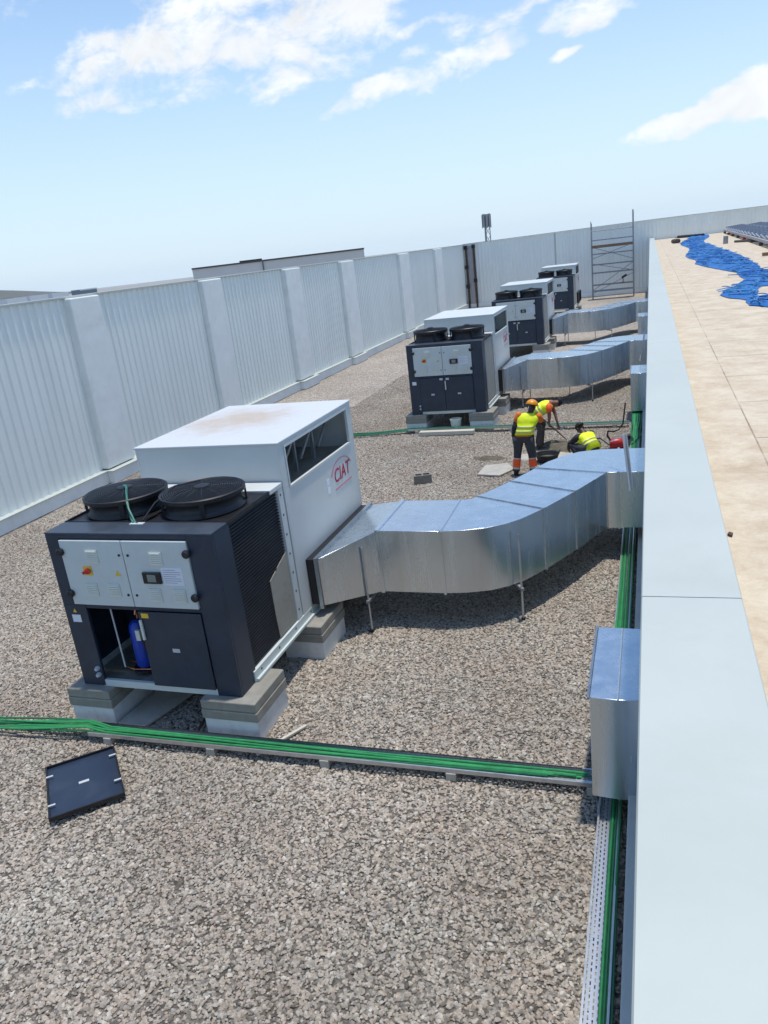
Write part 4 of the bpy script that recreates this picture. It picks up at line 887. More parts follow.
def make_duct():
    e = empty('air_duct', (UX, 0, 0))
    loc = lambda p: (p[0] - UX, p[1] - UNIT_Y[0])
    def section(i0, i1, back=None):
        mb = MB()
        fr_ = [loc(FRONT[i]) for i in range(i0, i1 + 1)]
        bk_ = [loc(p) for p in (back or [BACK[i] for i in range(i0, i1 + 1)])]
        poly = fr_ + bk_[::-1]; n = len(poly)
        tz = [TOPZ[i] for i in range(i0, i1 + 1)] + ([TOPZ[i1]] * len(bk_) if back else [TOPZ[i] for i in range(i0, i1 + 1)][::-1])
        bz = [BOTZ[i] for i in range(i0, i1 + 1)] + ([BOTZ[i1]] * len(bk_) if back else [BOTZ[i] for i in range(i0, i1 + 1)][::-1])
        vs = [(p[0], p[1], z) for p, z in zip(poly, bz)] + [(p[0], p[1], z) for p, z in zip(poly, tz)]
        mb.add(vs, [tuple(range(n))[::-1], tuple(range(n, 2 * n))] + [(k, (k + 1) % n, n + (k + 1) % n, n + k) for k in range(n)])
        return mb.build('duct_section', 'duct', e, smooth=True, bevel=0.004)
    section(0, 1); section(1, 2); section(2, 7); section(7, 8); section(8, 9, [BACK[8], BACK[9]]) if False else None
    section(8, 9, [BACK[8], BACK[9]]); section(9, 10, BEND); section(10, 11)
    def joint(f, b, tz, bz, wd=0.035, hh=0.02):
        f, b = Vector((*loc(f), 0)), Vector((*loc(b), 0)); d = (b - f); ln = d.length; d.normalize(); nrm = Vector((d.y, -d.x, 0))
        mb = MB(); c = (f + b) / 2
        for z0, z1 in ((tz - 0.004, tz + hh), (bz - hh, bz + 0.004)):
            mb.obox(c + Vector((0, 0, (z0 + z1) / 2)), d * (ln / 2 + hh), nrm * wd / 2, (0, 0, (z1 - z0) / 2))
        for p, sgn in ((f, -1), (b, 1)):
            mb.obox(p + d * sgn * (hh / 2 - 0.002) + Vector((0, 0, (tz + bz) / 2)), d * (hh / 2 + 0.002), nrm * wd / 2, (0, 0, (tz - bz) / 2 - 0.0041))
        mb.build('joint_flange', 'duct_joint' if hh > 0.02 else 'duct', e)
    for i in (0, 1, 2, 7, 8, 9):
        joint(FRONT[i], BACK[i], TOPZ[i], BOTZ[i], 0.05 if i < 2 else 0.03, 0.03 if i == 0 else 0.014)
    joint(FRONT[10], BACK[10], 1.37, 0.5, 0.03, 0.014)
    # standing seams on the long straight faces
    # trapeze supports: front and back rods with a bar under the duct
    for (f, b) in ((lerp(FRONT[0], FRONT[1], 0.75), lerp(BACK[0], BACK[1], 0.75)), ((-1.62, 9.20), (-2.35, 10.42))):
        f = Vector((*loc(f), 0)); b = Vector((*loc(b), 0)); d = (b - f).normalized()
        f2 = f - d * 0.045; b2 = b + d * 0.045
        for p in (f2, b2):
            mb = MB(); mb.tube([p + Vector((0, 0, -0.02)), p + Vector((0, 0, 1.22))], 0.014, 8); mb.build('support_rod', 'steel', e, smooth=True)
        mb = MB(); mb.obox((f2 + b2) / 2 + Vector((0, 0, 0.455)), d * ((b2 - f2).length / 2 + 0.04), Vector((d.y, -d.x, 0)) * 0.02, (0, 0, 0.02)); mb.build('cross_bar', 'steel_dull', e)
        mb = MB(); mb.obox(f2 + Vector((0, 0, 0.02)), (0.025, 0, 0), (0, 0.025, 0), (0, 0, 0.02)); mb.build('rod_foot', 'black', e)
    return e
du = make_duct(); du.location.y = UNIT_Y[0]
tag(du, 'nearest wide galvanised sheet metal duct snaking from the open unit to the white parapet', 'air duct', 'galvanised supply ducts')
for k, lab in ((1, 'second galvanised duct, just behind the workers, running to the parapet'), (2, 'third and farthest galvanised duct, in front of the scaffold')):
    c = copy_tree(du); c.location.y = UNIT_Y[k]; c['label'] = lab

# elbow hoods on the parapet face
def make_hood():
    e = empty('duct_hood', (0, 5.54, 0.25))
    mb = MB(); mb.prism([(-0.475, 0.014), (-0.475, 1.22), (-0.001, 1.22), (-0.001, 0.03), (-0.252, -0.004)], 0.0, 0.97, 'z')
    mb.build('hood_body', 'duct', e, smooth=True, bevel=0.006)
    mb = MB(); mb.prism([(-0.26, 0.9705), (-0.252, 0.976), (-0.244, 0.9705)], 0.0, 1.215, 'y'); mb.build('standing_seam', 'duct', e)
    mb = MB(); mb.box(-0.03, -0.0015, -0.03, 1.25, -0.03, -0.0005); mb.box(-0.03, -0.0015, -0.03, 1.25, 0.9715, 1.0); mb.box(-0.03, -0.0015, -0.03, -0.0015, -0.0004, 0.971); mb.build('wall_flange', 'duct_joint', e)
    mb = MB(); mb.box(-0.495, -0.476, -0.006, 1.226, 0.955, 0.978); mb.build('edge_lip', 'duct_joint', e)
    return e
hd = make_hood(); tag(hd, 'large galvanised box hood on the parapet, nearest one, in the foreground', 'duct hood', 'galvanised hoods on the parapet')
for yv, lab in ((20.3, 'galvanised hood on the parapet just in front of the second duct'), (33.2, 'small far galvanised hood on the parapet in front of the third duct')):
    c = copy_tree(hd); c.location.y = yv; c['label'] = lab

# ------------------------------------------------------------------ cable trays and cables
def wob_path(p0, p1, n, amp, rnd, z=0):
    a, b = Vector(p0), Vector(p1); d = (b - a); side = Vector((-d.y, d.x, 0)).normalized(); ph = rnd.random() * 6; fq = rnd.uniform(0.6, 1.6)
    ln = d.length
    return [a + d * i / n + side * amp * math.sin(ph + fq * ln * i / n) + Vector((0, 0, z + 0.004 * math.sin(ph * 2 + 1.3 * ln * i / n))) for i in range(n + 1)]
def tray(name, p0, p1, width, lab, ncab, seed, fill=(0.1, 0.9), feet=True, wall=0.05, rot=0.0):
    a, b = Vector(p0), Vector(p1); d = b - a; ln = d.length; ang = math.atan2(d.y, d.x)
    e = empty(name, p0, ang, label=lab, cat='cable tray')
    h = width / 2
    MB().box(0, ln, -h, h, 0, 0.003).build('tray_bed', 'perforated', e)
    for s_ in (-1, 1):
        mb = MB(); mb.box(0, ln, s_ * h - 0.0035, s_ * h + 0.0035, -0.002, wall * 0.8); mb.box(0, ln, s_ * h - (0.012 if s_ > 0 else -0.0036), s_ * h + (0.012 if s_ < 0 else -0.0036), wall * 0.8 - 0.004, wall * 0.8); mb.build('side_rail', 'steel', e)
    if feet:
        for k in range(int(ln / 1.3) + 1):
            MB().box(0.2 + k * 1.3, 0.30 + k * 1.3, -h - 0.015, h + 0.015, -p0[2] - 0.01, -0.004).build('foot', 'slab', e, bevel=0.008)
    return e
def cable(p0, p1, n, amp, rnd, r, m, lab, grp, z=0.0, extra=None):
    pts = wob_path(p0, p1, n, amp, rnd, z)
    if extra: pts = extra(pts)
    o = MB().tube(pts, r, 6).build('cable', m, smooth=True)
    return tag(o, lab, 'cable', grp)
rnd = random.Random(3)
TZ = 0.085
tray('cable_tray', (-5.95, 5.90, TZ), (-0.50, 5.97, TZ), 0.20, 'foreground perforated tray of green cables crossing the gravel before the open unit', 0, 1)
tray('cable_tray', (-0.345, 1.5, 0.06), (-0.345, 19.9, 0.06), 0.17, 'perforated cable tray with green cables running along the foot of the parapet', 0, 2, feet=True)
tray('cable_tray', (-6.3, 19.9, TZ), (-0.50, 19.75, TZ), 0.20, 'distant cable tray crossing the gravel behind the workers', 0, 4)
for k in range(9):
    yo = -0.075 + 0.0185 * k
    m = 'green_cable' if k % 4 else 'green_dark'
    def tail(pts, k=k):
        # cables leave the tray on the left and drop onto the gravel towards the wall
        q = []
        for i in range(9):
            f = i / 8; x = -9.4 + 3.4 * f
            q.append(Vector((x, 5.72 + 0.10 * math.sin(2.2 * x + k) * (1 - f) + 0.03 * (k - 4) * (1 + 1.5 * math.sin(x + k)) * (1 - f) + (5.90 - 5.72 + yo) * f, 0.035 + 0.012 * (k % 3) + (TZ + 0.012 + 0.02 * (k % 2)) * f * f)))
        return q + pts[1:]
    cable((-5.95, 5.90 + yo, TZ + 0.016 + 0.016 * (k % 2)), (-0.9 + 0.05 * k, 5.965 + yo * 0.5, TZ + 0.016 + 0.016 * (k % 2)), 26, 0.014, rnd, 0.0115, m,
          'green cable in the foreground tray, trailing loose over the gravel at the left', 'green cables in the foreground tray', extra=tail)
tag(MB().tube(wob_path((-5.9, 5.985, TZ + 0.05), (-0.6, 6.05, TZ + 0.05), 30, 0.006, rnd), 0.006, 6).build('cable', 'black_cable', smooth=True), 'thin dark cable clipped along the far rail of the foreground tray', 'cable')
for k in range(13):
    xo = -0.325 + 0.0125 * k if k < 7 else -0.422 + 0.0145 * (k - 7)
    cable((xo, 1.5 if k < 7 else 5.4 + 0.1 * k, 0.078 + 0.012 * (k % 2)), (xo + 0.02, 19.7, 0.078 + 0.012 * (k % 2)), 40, 0.006, rnd, 0.0105, 'green_cable' if k % 3 else 'green_dark',
          'green cable laid in the tray along the foot of the parapet', 'green cables in the parapet tray')
for k in range(6):
    yo = -0.07 + 0.026 * k
    def tail2(pts, k=k):
        q = [Vector((-8.6 + 0.29 * i, 19.62 + 0.11 * math.sin(0.9 * i + k * 1.3) * (1 - i / 8) + 0.05 * (k - 3) * (1 - i / 8) + (0.28 + yo) * i / 8, 0.04 + 0.05 * (i / 8) ** 2 + 0.01 * (k % 3))) for i in range(9)]
        return q + pts[1:]
    cable((-6.28, 19.90 + yo, TZ + 0.02), (-0.6, 19.75 + yo, TZ + 0.02), 20, 0.02, rnd, 0.016, 'green_dark' if k % 3 else 'green_teal',
          'dark green cable in the distant tray, loose end curling on the gravel', 'green cables in the distant tray', extra=tail2)
for k in range(8):   # bundle hanging down from the middle hood
    x = -0.44 + 0.035 * k
    o = MB().tube([(x * 0.7 - 0.1, 17.6 + 0.1 * k, 0.10), (x + 0.04 * math.sin(k), 18.6, 0.13 + 0.02 * (k % 3)), (x + 0.02 * math.cos(k), 19.6, 0.16), (x, 20.4, 0.20), (x, 20.7, 0.26)], 0.018, 6).build('cable', 'green_cable' if k % 3 else 'green_dark', smooth=True)
    tag(o, 'green cable rising from the parapet tray to the second hood', 'cable', 'green cables rising to the second hood')

# ------------------------------------------------------------------ loose things on the gravel
e = empty('access_panel', (-5.47, 5.12, 0.075), label='dark navy metal access panel lying flat on the gravel at the lower left', cat='metal panel')
C4 = [(-5.44, 4.53), (-4.93, 5.01), (-5.46, 5.73), (-6.02, 5.29)]
ux = Vector((-4.93 + 5.44, 5.01 - 4.53, 0)); vx = Vector((-6.02 + 5.44, 5.29 - 4.53, 0)); ul, vl_ = ux.length, vx.length
ux.normalize(); vx = Vector((-ux.y, ux.x, 0))
e.rotation_euler = (R(-1.5), R(1), math.atan2(ux.y, ux.x))
MB().box(-ul / 2, ul / 2, -vl_ / 2, vl_ / 2, -0.02, -0.016).build('sheet', 'lid', e)
mb = MB(); hu, hv = ul / 2, vl_ / 2
mb.box(-hu - 0.003, -hu + 0.014, -hv, hv, -0.03, 0.012); mb.box(hu - 0.014, hu + 0.003, -hv, hv, -0.03, 0.012); mb.box(-hu + 0.0145, hu - 0.0145, -hv - 0.003, -hv + 0.014, -0.03, 0.012); mb.box(-hu + 0.0145, hu - 0.0145, hv - 0.014, hv + 0.003, -0.03, 0.012)
mb.build('folded_edge', 'black', e)
for sx_, py in ((-1, 0.25), (-1, -0.28), (1, 0.28), (1, -0.22)):
    mb = MB(); mb.box(sx_ * (hu - 0.035) - 0.035, sx_ * (hu - 0.035) + 0.035, py - 0.012, py + 0.012, 0.0125, 0.02); mb.build('clip', 'grey_label', e)
MB().box(-0.05, 0.05, -0.02, 0.02, -0.0155, -0.010).build('badge', 'grey_label', e)

e = empty('hollow_block', (-4.66, 15.32, 0), R(20), label='small grey hollow concrete block alone on the gravel beyond the first duct', cat='concrete block')
mb = MB(); a_, b_, h_ = 0.19, 0.10, 0.19
mb.box(-a_, a_, -b_, -b_ + 0.04, 0, h_); mb.box(-a_, a_, b_ - 0.04, b_, 0, h_)
for x in (-a_, -0.02, a_ - 0.04): mb.box(x, x + 0.04, -b_ + 0.0405, b_ - 0.0405, 0, h_ - 0.001)
mb.box(-a_ + 0.041, a_ - 0.041, -b_ + 0.0405, b_ - 0.0405, 0.0, 0.05)
mb.build('block', 'block', e, bevel=0.006)

mb = MB(); mb.prism([(-5.80, 6.12), (-5.42, 6.10), (-5.20, 6.95), (-5.72, 7.00)], 0.02, 0.055)
tag(mb.build('floor_slab', 'slab', bevel=0.008), 'thin pale slab lying on the gravel between the front supports of the open unit', 'slab')
mb = MB(); mb.tube([(-4.72, 6.05, 0.06), (-4.95, 7.6, 0.07)], 0.018, 6); tag(mb.build('steel_bar', 'rust_brown', smooth=True), 'dark steel bar on the gravel under the open unit', 'bar')
mb = MB(); mb.obox((-3.72, 6.15, 0.03), (0.16, 0.28, 0), (-0.015, 0.009, 0), (0, 0, 0.012)); tag(mb.build('offcut', 'pale_wood', bevel=0.003), 'pale sliver of board beside the front right support of the open unit', 'board')
mb = MB(); mb.obox((-5.15, 19.55, 0.07), (0.75, 0.0, 0), (0, 0.10, 0), (0, 0, 0.05)); tag(mb.build('plank', 'pale_wood', bevel=0.006), 'pale plank lying before the second unit beside the distant tray', 'plank')
e = empty('bucket', (-5.0, 20.05, 0), label='small pale bucket standing under the front of the second unit', cat='bucket')
mb = MB(); mb.lathe([(0, 0.0), (0.12, 0.0), (0.155, 0.30), (0.165, 0.30), (0.165, 0.325), (0.148, 0.325), (0.115, 0.02), (0, 0.02)], n=20); mb.build('tub', 'vent_white', e, smooth=True)
mb = MB(); mb.tube([(0.165 * math.cos(R(a)), 0.165 * math.sin(R(a)) * 0.4 - 0.12 * math.sin(R(a)), 0.30 - 0.10 * math.sin(R(a))) for a in range(0, 181, 20)], 0.005, 5); mb.build('handle', 'steel_dull', e)
mb = MB(); mb.prism([(-3.55, 15.72), (-3.05, 15.60), (-2.80, 16.1), (-3.02, 16.55), (-3.5, 16.4)], 0.01, 0.05); tag(mb.build('broken_slab', 'slab', bevel=0.01), 'pale broken slab on the gravel at the feet of the helmeted worker', 'slab')
def heap(name, cx, cy, rx, ry, h, m, lab, cat, seed):
    mb = MB(); n = 22
    for j in range(n + 1):
        for i in range(n + 1):
            a = i / n * 2 - 1; b = j / n * 2 - 1; r = math.hypot(a, b)
            z = h * max(0, 1 - r * r) * (0.75 + 0.6 * mnoise.noise((a * 2.3 + seed, b * 2.3, seed))) + 0.02 * mnoise.noise((a * 7, b * 7, seed)) - 0.03
            mb.v.append((a * rx, b * ry, z))
    for j in range(n):
        for i in range(n):
            k = j * (n + 1) + i; mb.f.append((k, k + 1, k + n + 2, k + n + 1)); mb.m.append(0)
    return tag(mb.build(name, m, smooth='all', loc=(cx, cy, 0)), lab, cat)
heap('soil_heap', -1.95, 18.0, 0.75, 0.55, 0.20, 'soil', 'low heap of dark soil and weeds before the bending worker', 'soil heap', 3)
heap('sand_patch', -2.25, 17.2, 0.9, 0.45, 0.09, 'slab', 'pale spread of sand between the workers and the first duct', 'sand', 6)
heap('soil_heap', -3.55, 17.1, 0.5, 0.25, 0.10, 'soil', 'small dark scrape of soil left of the helmeted worker', 'soil heap', 9)
e = empty('rubber_basket', (-2.17, 16.75, 0), label='black rubber basket on the gravel behind the first duct', cat='basket')
mb = MB(); mb.lathe([(0, 0.0), (0.20, 0.0), (0.26, 0.17), (0.275, 0.18), (0.265, 0.195), (0.245, 0.185), (0.185, 0.02), (0, 0.02)], n=26); mb.build('tub', 'rubber', e, smooth=True)
for s_ in (-1, 1):
    mb = MB(); mb.tube([(s_ * 0.25, -0.08, 0.18), (s_ * 0.28, -0.06, 0.25), (s_ * 0.28, 0.06, 0.25), (s_ * 0.25, 0.08, 0.18)], 0.012, 6); mb.build('handle', 'rubber', e, smooth=True)
mb = MB(); mb.lathe([(0.0, 0.02), (0.19, 0.03), (0.21, 0.09), (0.0, 0.13)], n=20); mb.build('contents', 'soil', e, smooth=True)

# petrol saw with its long hose bar
e = empty('petrol_saw', (-0.72, 17.65, 0), R(8), label='red petrol cutting saw with black handles lying beside the crouching worker', cat='power tool')
mb = MB(); mb.loft([((-0.19, 0, 0.13), (0, 0.10, 0), (0, 0, 0.09)), ((-0.15, 0, 0.15), (0, 0.13, 0), (0, 0, 0.13)), ((0.02, 0, 0.16), (0, 0.14, 0), (0, 0, 0.14)), ((0.15, 0, 0.14), (0, 0.12, 0), (0, 0, 0.12)), ((0.20, 0, 0.12), (0, 0.08, 0), (0, 0, 0.08))], 14); mb.build('engine', 'red', e, smooth=True)
mb = MB(); mb.tube([(-0.15, 0, 0.22), (-0.24, 0.02, 0.36), (-0.22, 0.05, 0.48), (-0.08, 0.10, 0.46), (0.08, 0.12, 0.50)], 0.028, 8); mb.build('handle', 'black', e, smooth=True)
mb = MB(); mb.tube([(0.05, 0.12, 0.48), (0.18, 0.2, 0.62), (0.26, 0.3, 1.16)], 0.020, 8); mb.build('guide_bar', 'black', e, smooth=True)
mb = MB(); mb.lathe([(0, -0.006), (0.15, -0.006), (0.15, 0.006), (0, 0.006)], n=28); mb.v = [(0.30 + x, 0.16 + z, 0.17 + y) for x, y, z in mb.v]; mb.build('blade', 'steel_dull', e)
mb = MB(); mb.box(0.18, 0.36, 0.10, 0.22, 0.20, 0.32); mb.build('guard', 'rubber', e, bevel=0.02)
mb = MB(); mb.tube([(-0.2, 0, 0.12), (-0.42, 0.05, 0.30), (-0.62, 0.05, 0.31)], 0.016, 6); mb.build('hose', 'black', e, smooth=True)

e.scale = (0.85, 0.85, 0.85)
# galvanised bars leaning over the duct ends
def leaning(p0, p1, arm, lab):
    p0, p1 = Vector(p0), Vector(p1); e = empty('bracket_bar', p0, label=lab, cat='bar', group='bars leaning on the duct ends'); d = p1 - p0; u_ = d.normalized(); s_ = u_.cross(Vector((0, 0, 1))).normalized()
    mb = MB(); mb.obox(d / 2, d / 2, s_ * 0.024, s_.cross(u_) * 0.004); mb.obox(d / 2 + s_ * 0.024 + s_.cross(u_) * 0.024, d / 2, s_ * 0.004, s_.cross(u_) * 0.0195); mb.build('bar', 'grey_label', e)
    if arm:
        a = Vector(arm) - p1; n_ = a.normalized(); t_ = n_.cross(Vector((0, 0, 1))).normalized()
        mb = MB(); mb.obox(d + a / 2, a / 2, t_ * 0.02, t_.cross(n_) * 0.004); mb.build('arm', 'grey_label', e)
    return e
leaning((-0.28, 11.25, 1.10), (-0.37, 11.38, 1.92), (-0.56, 11.6, 1.76), 'thin galvanised bar leaning over the parapet end of the nearest duct')
leaning((-0.30, 25.10, 0.75), (-0.16, 25.4, 1.62), None, 'thin galvanised bar leaning by the parapet end of the second duct')

# ------------------------------------------------------------------ on the pale roof
poly = [(683, 232), (692, 231), (709, 233), (710, 236), (703, 241), (722, 248), (741, 255), (760, 264), (766, 268)]
def deck_pt(uv_, z=DECK_Z):  # direction ratios (x/y, z/y) measured from where the photographer stood
    y = (z - CAM_H) / uv_[1]; return (uv_[0] * y, y)
OUT = [(2.6, 58.6), (3.2, 58.6), (3.6, 57), (3.35, 52.41), (2.76, 47.09), (2.5, 43.1), (2.56, 38.28), (2.6, 32.35), (2.66, 27.94), (2.58, 23.75), (2.5, 21.28), (2.36, 19.9), (2.55, 19.4), (2.75, 17.5), (2.5, 15.9), (2.03, 15.7), (1.89, 15.73), (1.76, 15.16), (1.61, 13.81), (1.9, 13.4), (1.8, 12.3), (1.57, 12.23), (1.37, 12.69), (1.4, 13.58), (1.19, 14.15), (1.13, 14.71), (1.24, 15.52), (1.45, 16.0), (1.66, 16.87), (1.82, 17.53), (1.79, 18.58), (1.85, 19.85), (1.69, 20.9), (1.54, 22.02), (1.38, 23.27), (1.3, 24.11), (1.22, 24.99), (1.38, 27.05), (1.21, 28.37), (1.17, 30.51), (1.5, 35.11), (1.6, 38.01), (1.44, 42.87), (1.52, 46.13), (2.1, 51.76)]
mb = MB()
o_ = bmesh.new(); vs_ = [o_.verts.new((x, y, 0)) for x, y in OUT]; f_ = o_.faces.new(vs_); bmesh.ops.triangulate(o_, faces=[f_])
for _ in range(9):
    long_ = [e_ for e_ in o_.edges if e_.calc_length() > 0.22]
    if not long_: break
    bmesh.ops.subdivide_edges(o_, edges=long_, cuts=1, use_grid_fill=False); bmesh.ops.triangulate(o_, faces=[f for f in o_.faces if len(f.verts) > 3])
for v_ in o_.verts:
    bnd = any(e_.is_boundary for e_ in v_.link_edges)
    v_.co.z = 0.012 if bnd else 0.025 + 0.075 * abs(mnoise.noise((v_.co.x * 3.1, v_.co.y * 1.7, 1))) + 0.035 * mnoise.noise((v_.co.x * 9, v_.co.y * 6, 5))
    if bnd: v_.co.x += 0.03 * mnoise.noise((v_.co.x * 5, v_.co.y * 3, 8)); v_.co.y += 0.12 * mnoise.noise((v_.co.x * 5, v_.co.y * 3, 18))
o_.verts.ensure_lookup_table(); o_.faces.ensure_lookup_table()
idx = {v_: i for i, v_ in enumerate(o_.verts)}
mb.add([(v_.co.x - 2, v_.co.y - 25, v_.co.z) for v_ in o_.verts], [tuple(idx[v_] for v_ in f.verts) for f in o_.faces])
def inside(x, y):
    c = False; n = len(OUT); j = n - 1
    for i in range(n):
        (xi, yi), (xj, yj) = OUT[i], OUT[j]
        if (yi > y) != (yj > y) and x < (xj - xi) * (y - yi) / (yj - yi) + xi: c = not c
        j = i
    return c
e = empty('blue_netting', (2, 25, DECK_Z), label='bright blue tangled netting spread across the cream roof', cat='netting')
o_.free(); mb.build('net_sheet', 'blue_net', e, smooth='all')
mb = MB(); rnd = random.Random(11); cnt = 0
while cnt < 330:
    x = rnd.uniform(1.0, 3.3); y = 12.3 + 40 * rnd.random() ** 1.7
    if not inside(x, y): continue
    a = rnd.uniform(0, 6.28); pts = []; z = rnd.uniform(0.035, 0.075); st = rnd.uniform(0.05, 0.12); cur = rnd.uniform(-0.9, 0.9)
    for k in range(rnd.randint(7, 16)):
        if not inside(x, y) and k > 1 and rnd.random() < 0.8: break
        pts.append((x - 2, y - 25, z + 0.012 * math.sin(k * 0.9))); a += cur * rnd.uniform(0.3, 1.0); x += st * math.cos(a); y += st * math.sin(a) * 1.6
    if len(pts) > 3: mb.tube(pts, 0.008, 4, 1 if rnd.random() < 0.45 else 0, cap=False); cnt += 1
s_ = mb.build('strands', ['blue_net', 'blue_net_light'], e, smooth='all'); s_['kind'] = 'stuff'

# solar array on the right, rails and panels
base = Vector((3.75, 28.5, DECK_Z)); dirv = Vector((0.8, 28.0, 0)).normalized(); sidev = Vector((dirv.y, -dirv.x, 0)); ang = math.atan2(dirv.y, dirv.x) - math.pi / 2
pan = None
for r_ in range(15):
    for c_ in range(5):
        p = base + dirv * (0.55 + r_ * 1.98) + sidev * (0.58 + c_ * 1.10) + Vector((0, 0, 0.33))
        if p.y > BACK_Y - 1.2: continue
        if pan is None:
            pan = empty('solar_panel', p, ang); 
            MB().box(-0.51, 0.51, -0.88, 0.88, 0.004, 0.012).build('cells', 'solar', pan)
            mb = MB(); mb.box(-0.53, 0.53, -0.90, -0.8805, -0.02, 0.02); mb.box(-0.53, 0.53, 0.8805, 0.90, -0.02, 0.02); mb.box(-0.53, -0.5105, -0.88, 0.88, -0.02, 0.02); mb.box(0.5105, 0.53, -0.88, 0.88, -0.02, 0.02); mb.build('frame', 'solar_frame', pan)
            q = pan
        else: q = copy_tree(pan)
        q.location = p; q.rotation_euler = (R(4), R(-4), ang)
        tag(q, 'dark blue solar panel in the array far right on the cream roof', 'solar panel', 'solar panels on the cream roof')
e = empty('mounting_rail', base, ang, label='long brownish mounting rail on feet along the near edge of the solar array', cat='rail')
MB().box(-0.06, 0.02, -0.3, 29, 0.14, 0.24).build('rail', 'joint_panel', e)
for k in range(8): MB().box(-0.09, 0.05, 0.2 + k * 4.0, 0.4 + k * 4.0, 0.0, 0.118).build('foot', 'red' if k % 3 == 0 else 'dark_trim', e, bevel=0.01)
tag(MB().box(3.05, 3.95, 25.5, 25.62, DECK_Z + 0.01, DECK_Z + 0.10).build('timber', 'wood', bevel=0.006), 'short brown timber on the cream roof at the near corner of the solar array', 'timber')
mb = MB(); mb.lathe([(0, 0), (0.10, 0), (0.10, 0.32), (0.085, 0.32), (0.085, 0.03), (0, 0.03)], (3.12, 38.5, DECK_Z), 14); tag(mb.build('pipe_stub', 'steel_dull', smooth=True), 'short grey pipe stub standing on the cream roof', 'pipe')
mb = MB(); mb.tube([(3.5, 38.6, DECK_Z + 0.05), (4.25, 37.4, DECK_Z + 0.05)], 0.05, 8); tag(mb.build('pipe_length', 'dark_trim', smooth=True), 'dark pipe length lying on the cream roof right of the pipe stub', 'pipe')
e = empty('tool_bag', (1.32, 47, DECK_Z), R(20), label='dark tool bag at the left edge of the blue netting', cat='bag')
mb = MB(); mb.loft([((0, -0.5, 0.10), (0.16, 0, 0), (0, 0, 0.10)), ((0, -0.45, 0.16), (0.22, 0, 0), (0, 0, 0.16)), ((0, 0.45, 0.16), (0.22, 0, 0), (0, 0, 0.16)), ((0, 0.5, 0.1), (0.16, 0, 0), (0, 0, 0.10))], 12); mb.build('bag_body', 'rust_brown', e, smooth=True); e.scale = (0.7, 0.6, 0.7)
mb = MB(); mb.tube([(0, -0.25, 0.30), (0, -0.12, 0.44), (0, 0.12, 0.44), (0, 0.25, 0.30)], 0.02, 6); mb.build('handle', 'black', e, smooth=True)
mb = MB(); mb.tube([(1.75, 57.5, DECK_Z + 0.08), (3.2, 55.5, DECK_Z + 0.08)], 0.09, 8); tag(mb.build('pipe_length', 'black', smooth=True), 'black pipe lying at the far tip of the blue netting', 'pipe')
mb = MB(); mb.prism([(0.318, 3.45), (0.335, 3.43), (0.342, 3.46), (0.328, 3.475)], DECK_Z + 0.002, DECK_Z + 0.012); tag(mb.build('leaf_scrap', 'rust_brown'), 'dark scrap on the cream roof beside the parapet coping', 'scrap')

# ------------------------------------------------------------------ workers
def skin_body(nodes, edges, root, sub=2):
    """nodes: name -> ((x,y,z), radius or (rx, ry)); grows one continuous surface over the skeleton"""
    names = list(nodes); ix = {n: i for i, n in enumerate(names)}
    me = bpy.data.meshes.new('skeleton'); me.from_pydata([nodes[n][0] for n in names], [(ix[a], ix[b]) for a, b in edges], [])
    o = bpy.data.objects.new('skeleton', me); COL.objects.link(o)
    md = o.modifiers.new('skin', 'SKIN'); md.branch_smoothing = 0.4; md.use_smooth_shade = True
    sv = me.skin_vertices[0].data
    for n in names:
        r = nodes[n][1]; sv[ix[n]].radius = r if isinstance(r, tuple) else (r, r); sv[ix[n]].use_root = (n == root)
    ss = o.modifiers.new('sub', 'SUBSURF'); ss.levels = sub; ss.render_levels = sub
    out = eval_mesh(o); bpy.data.objects.remove(o); bpy.data.meshes.remove(me)
    return out
def V3(*a): return Vector(a)
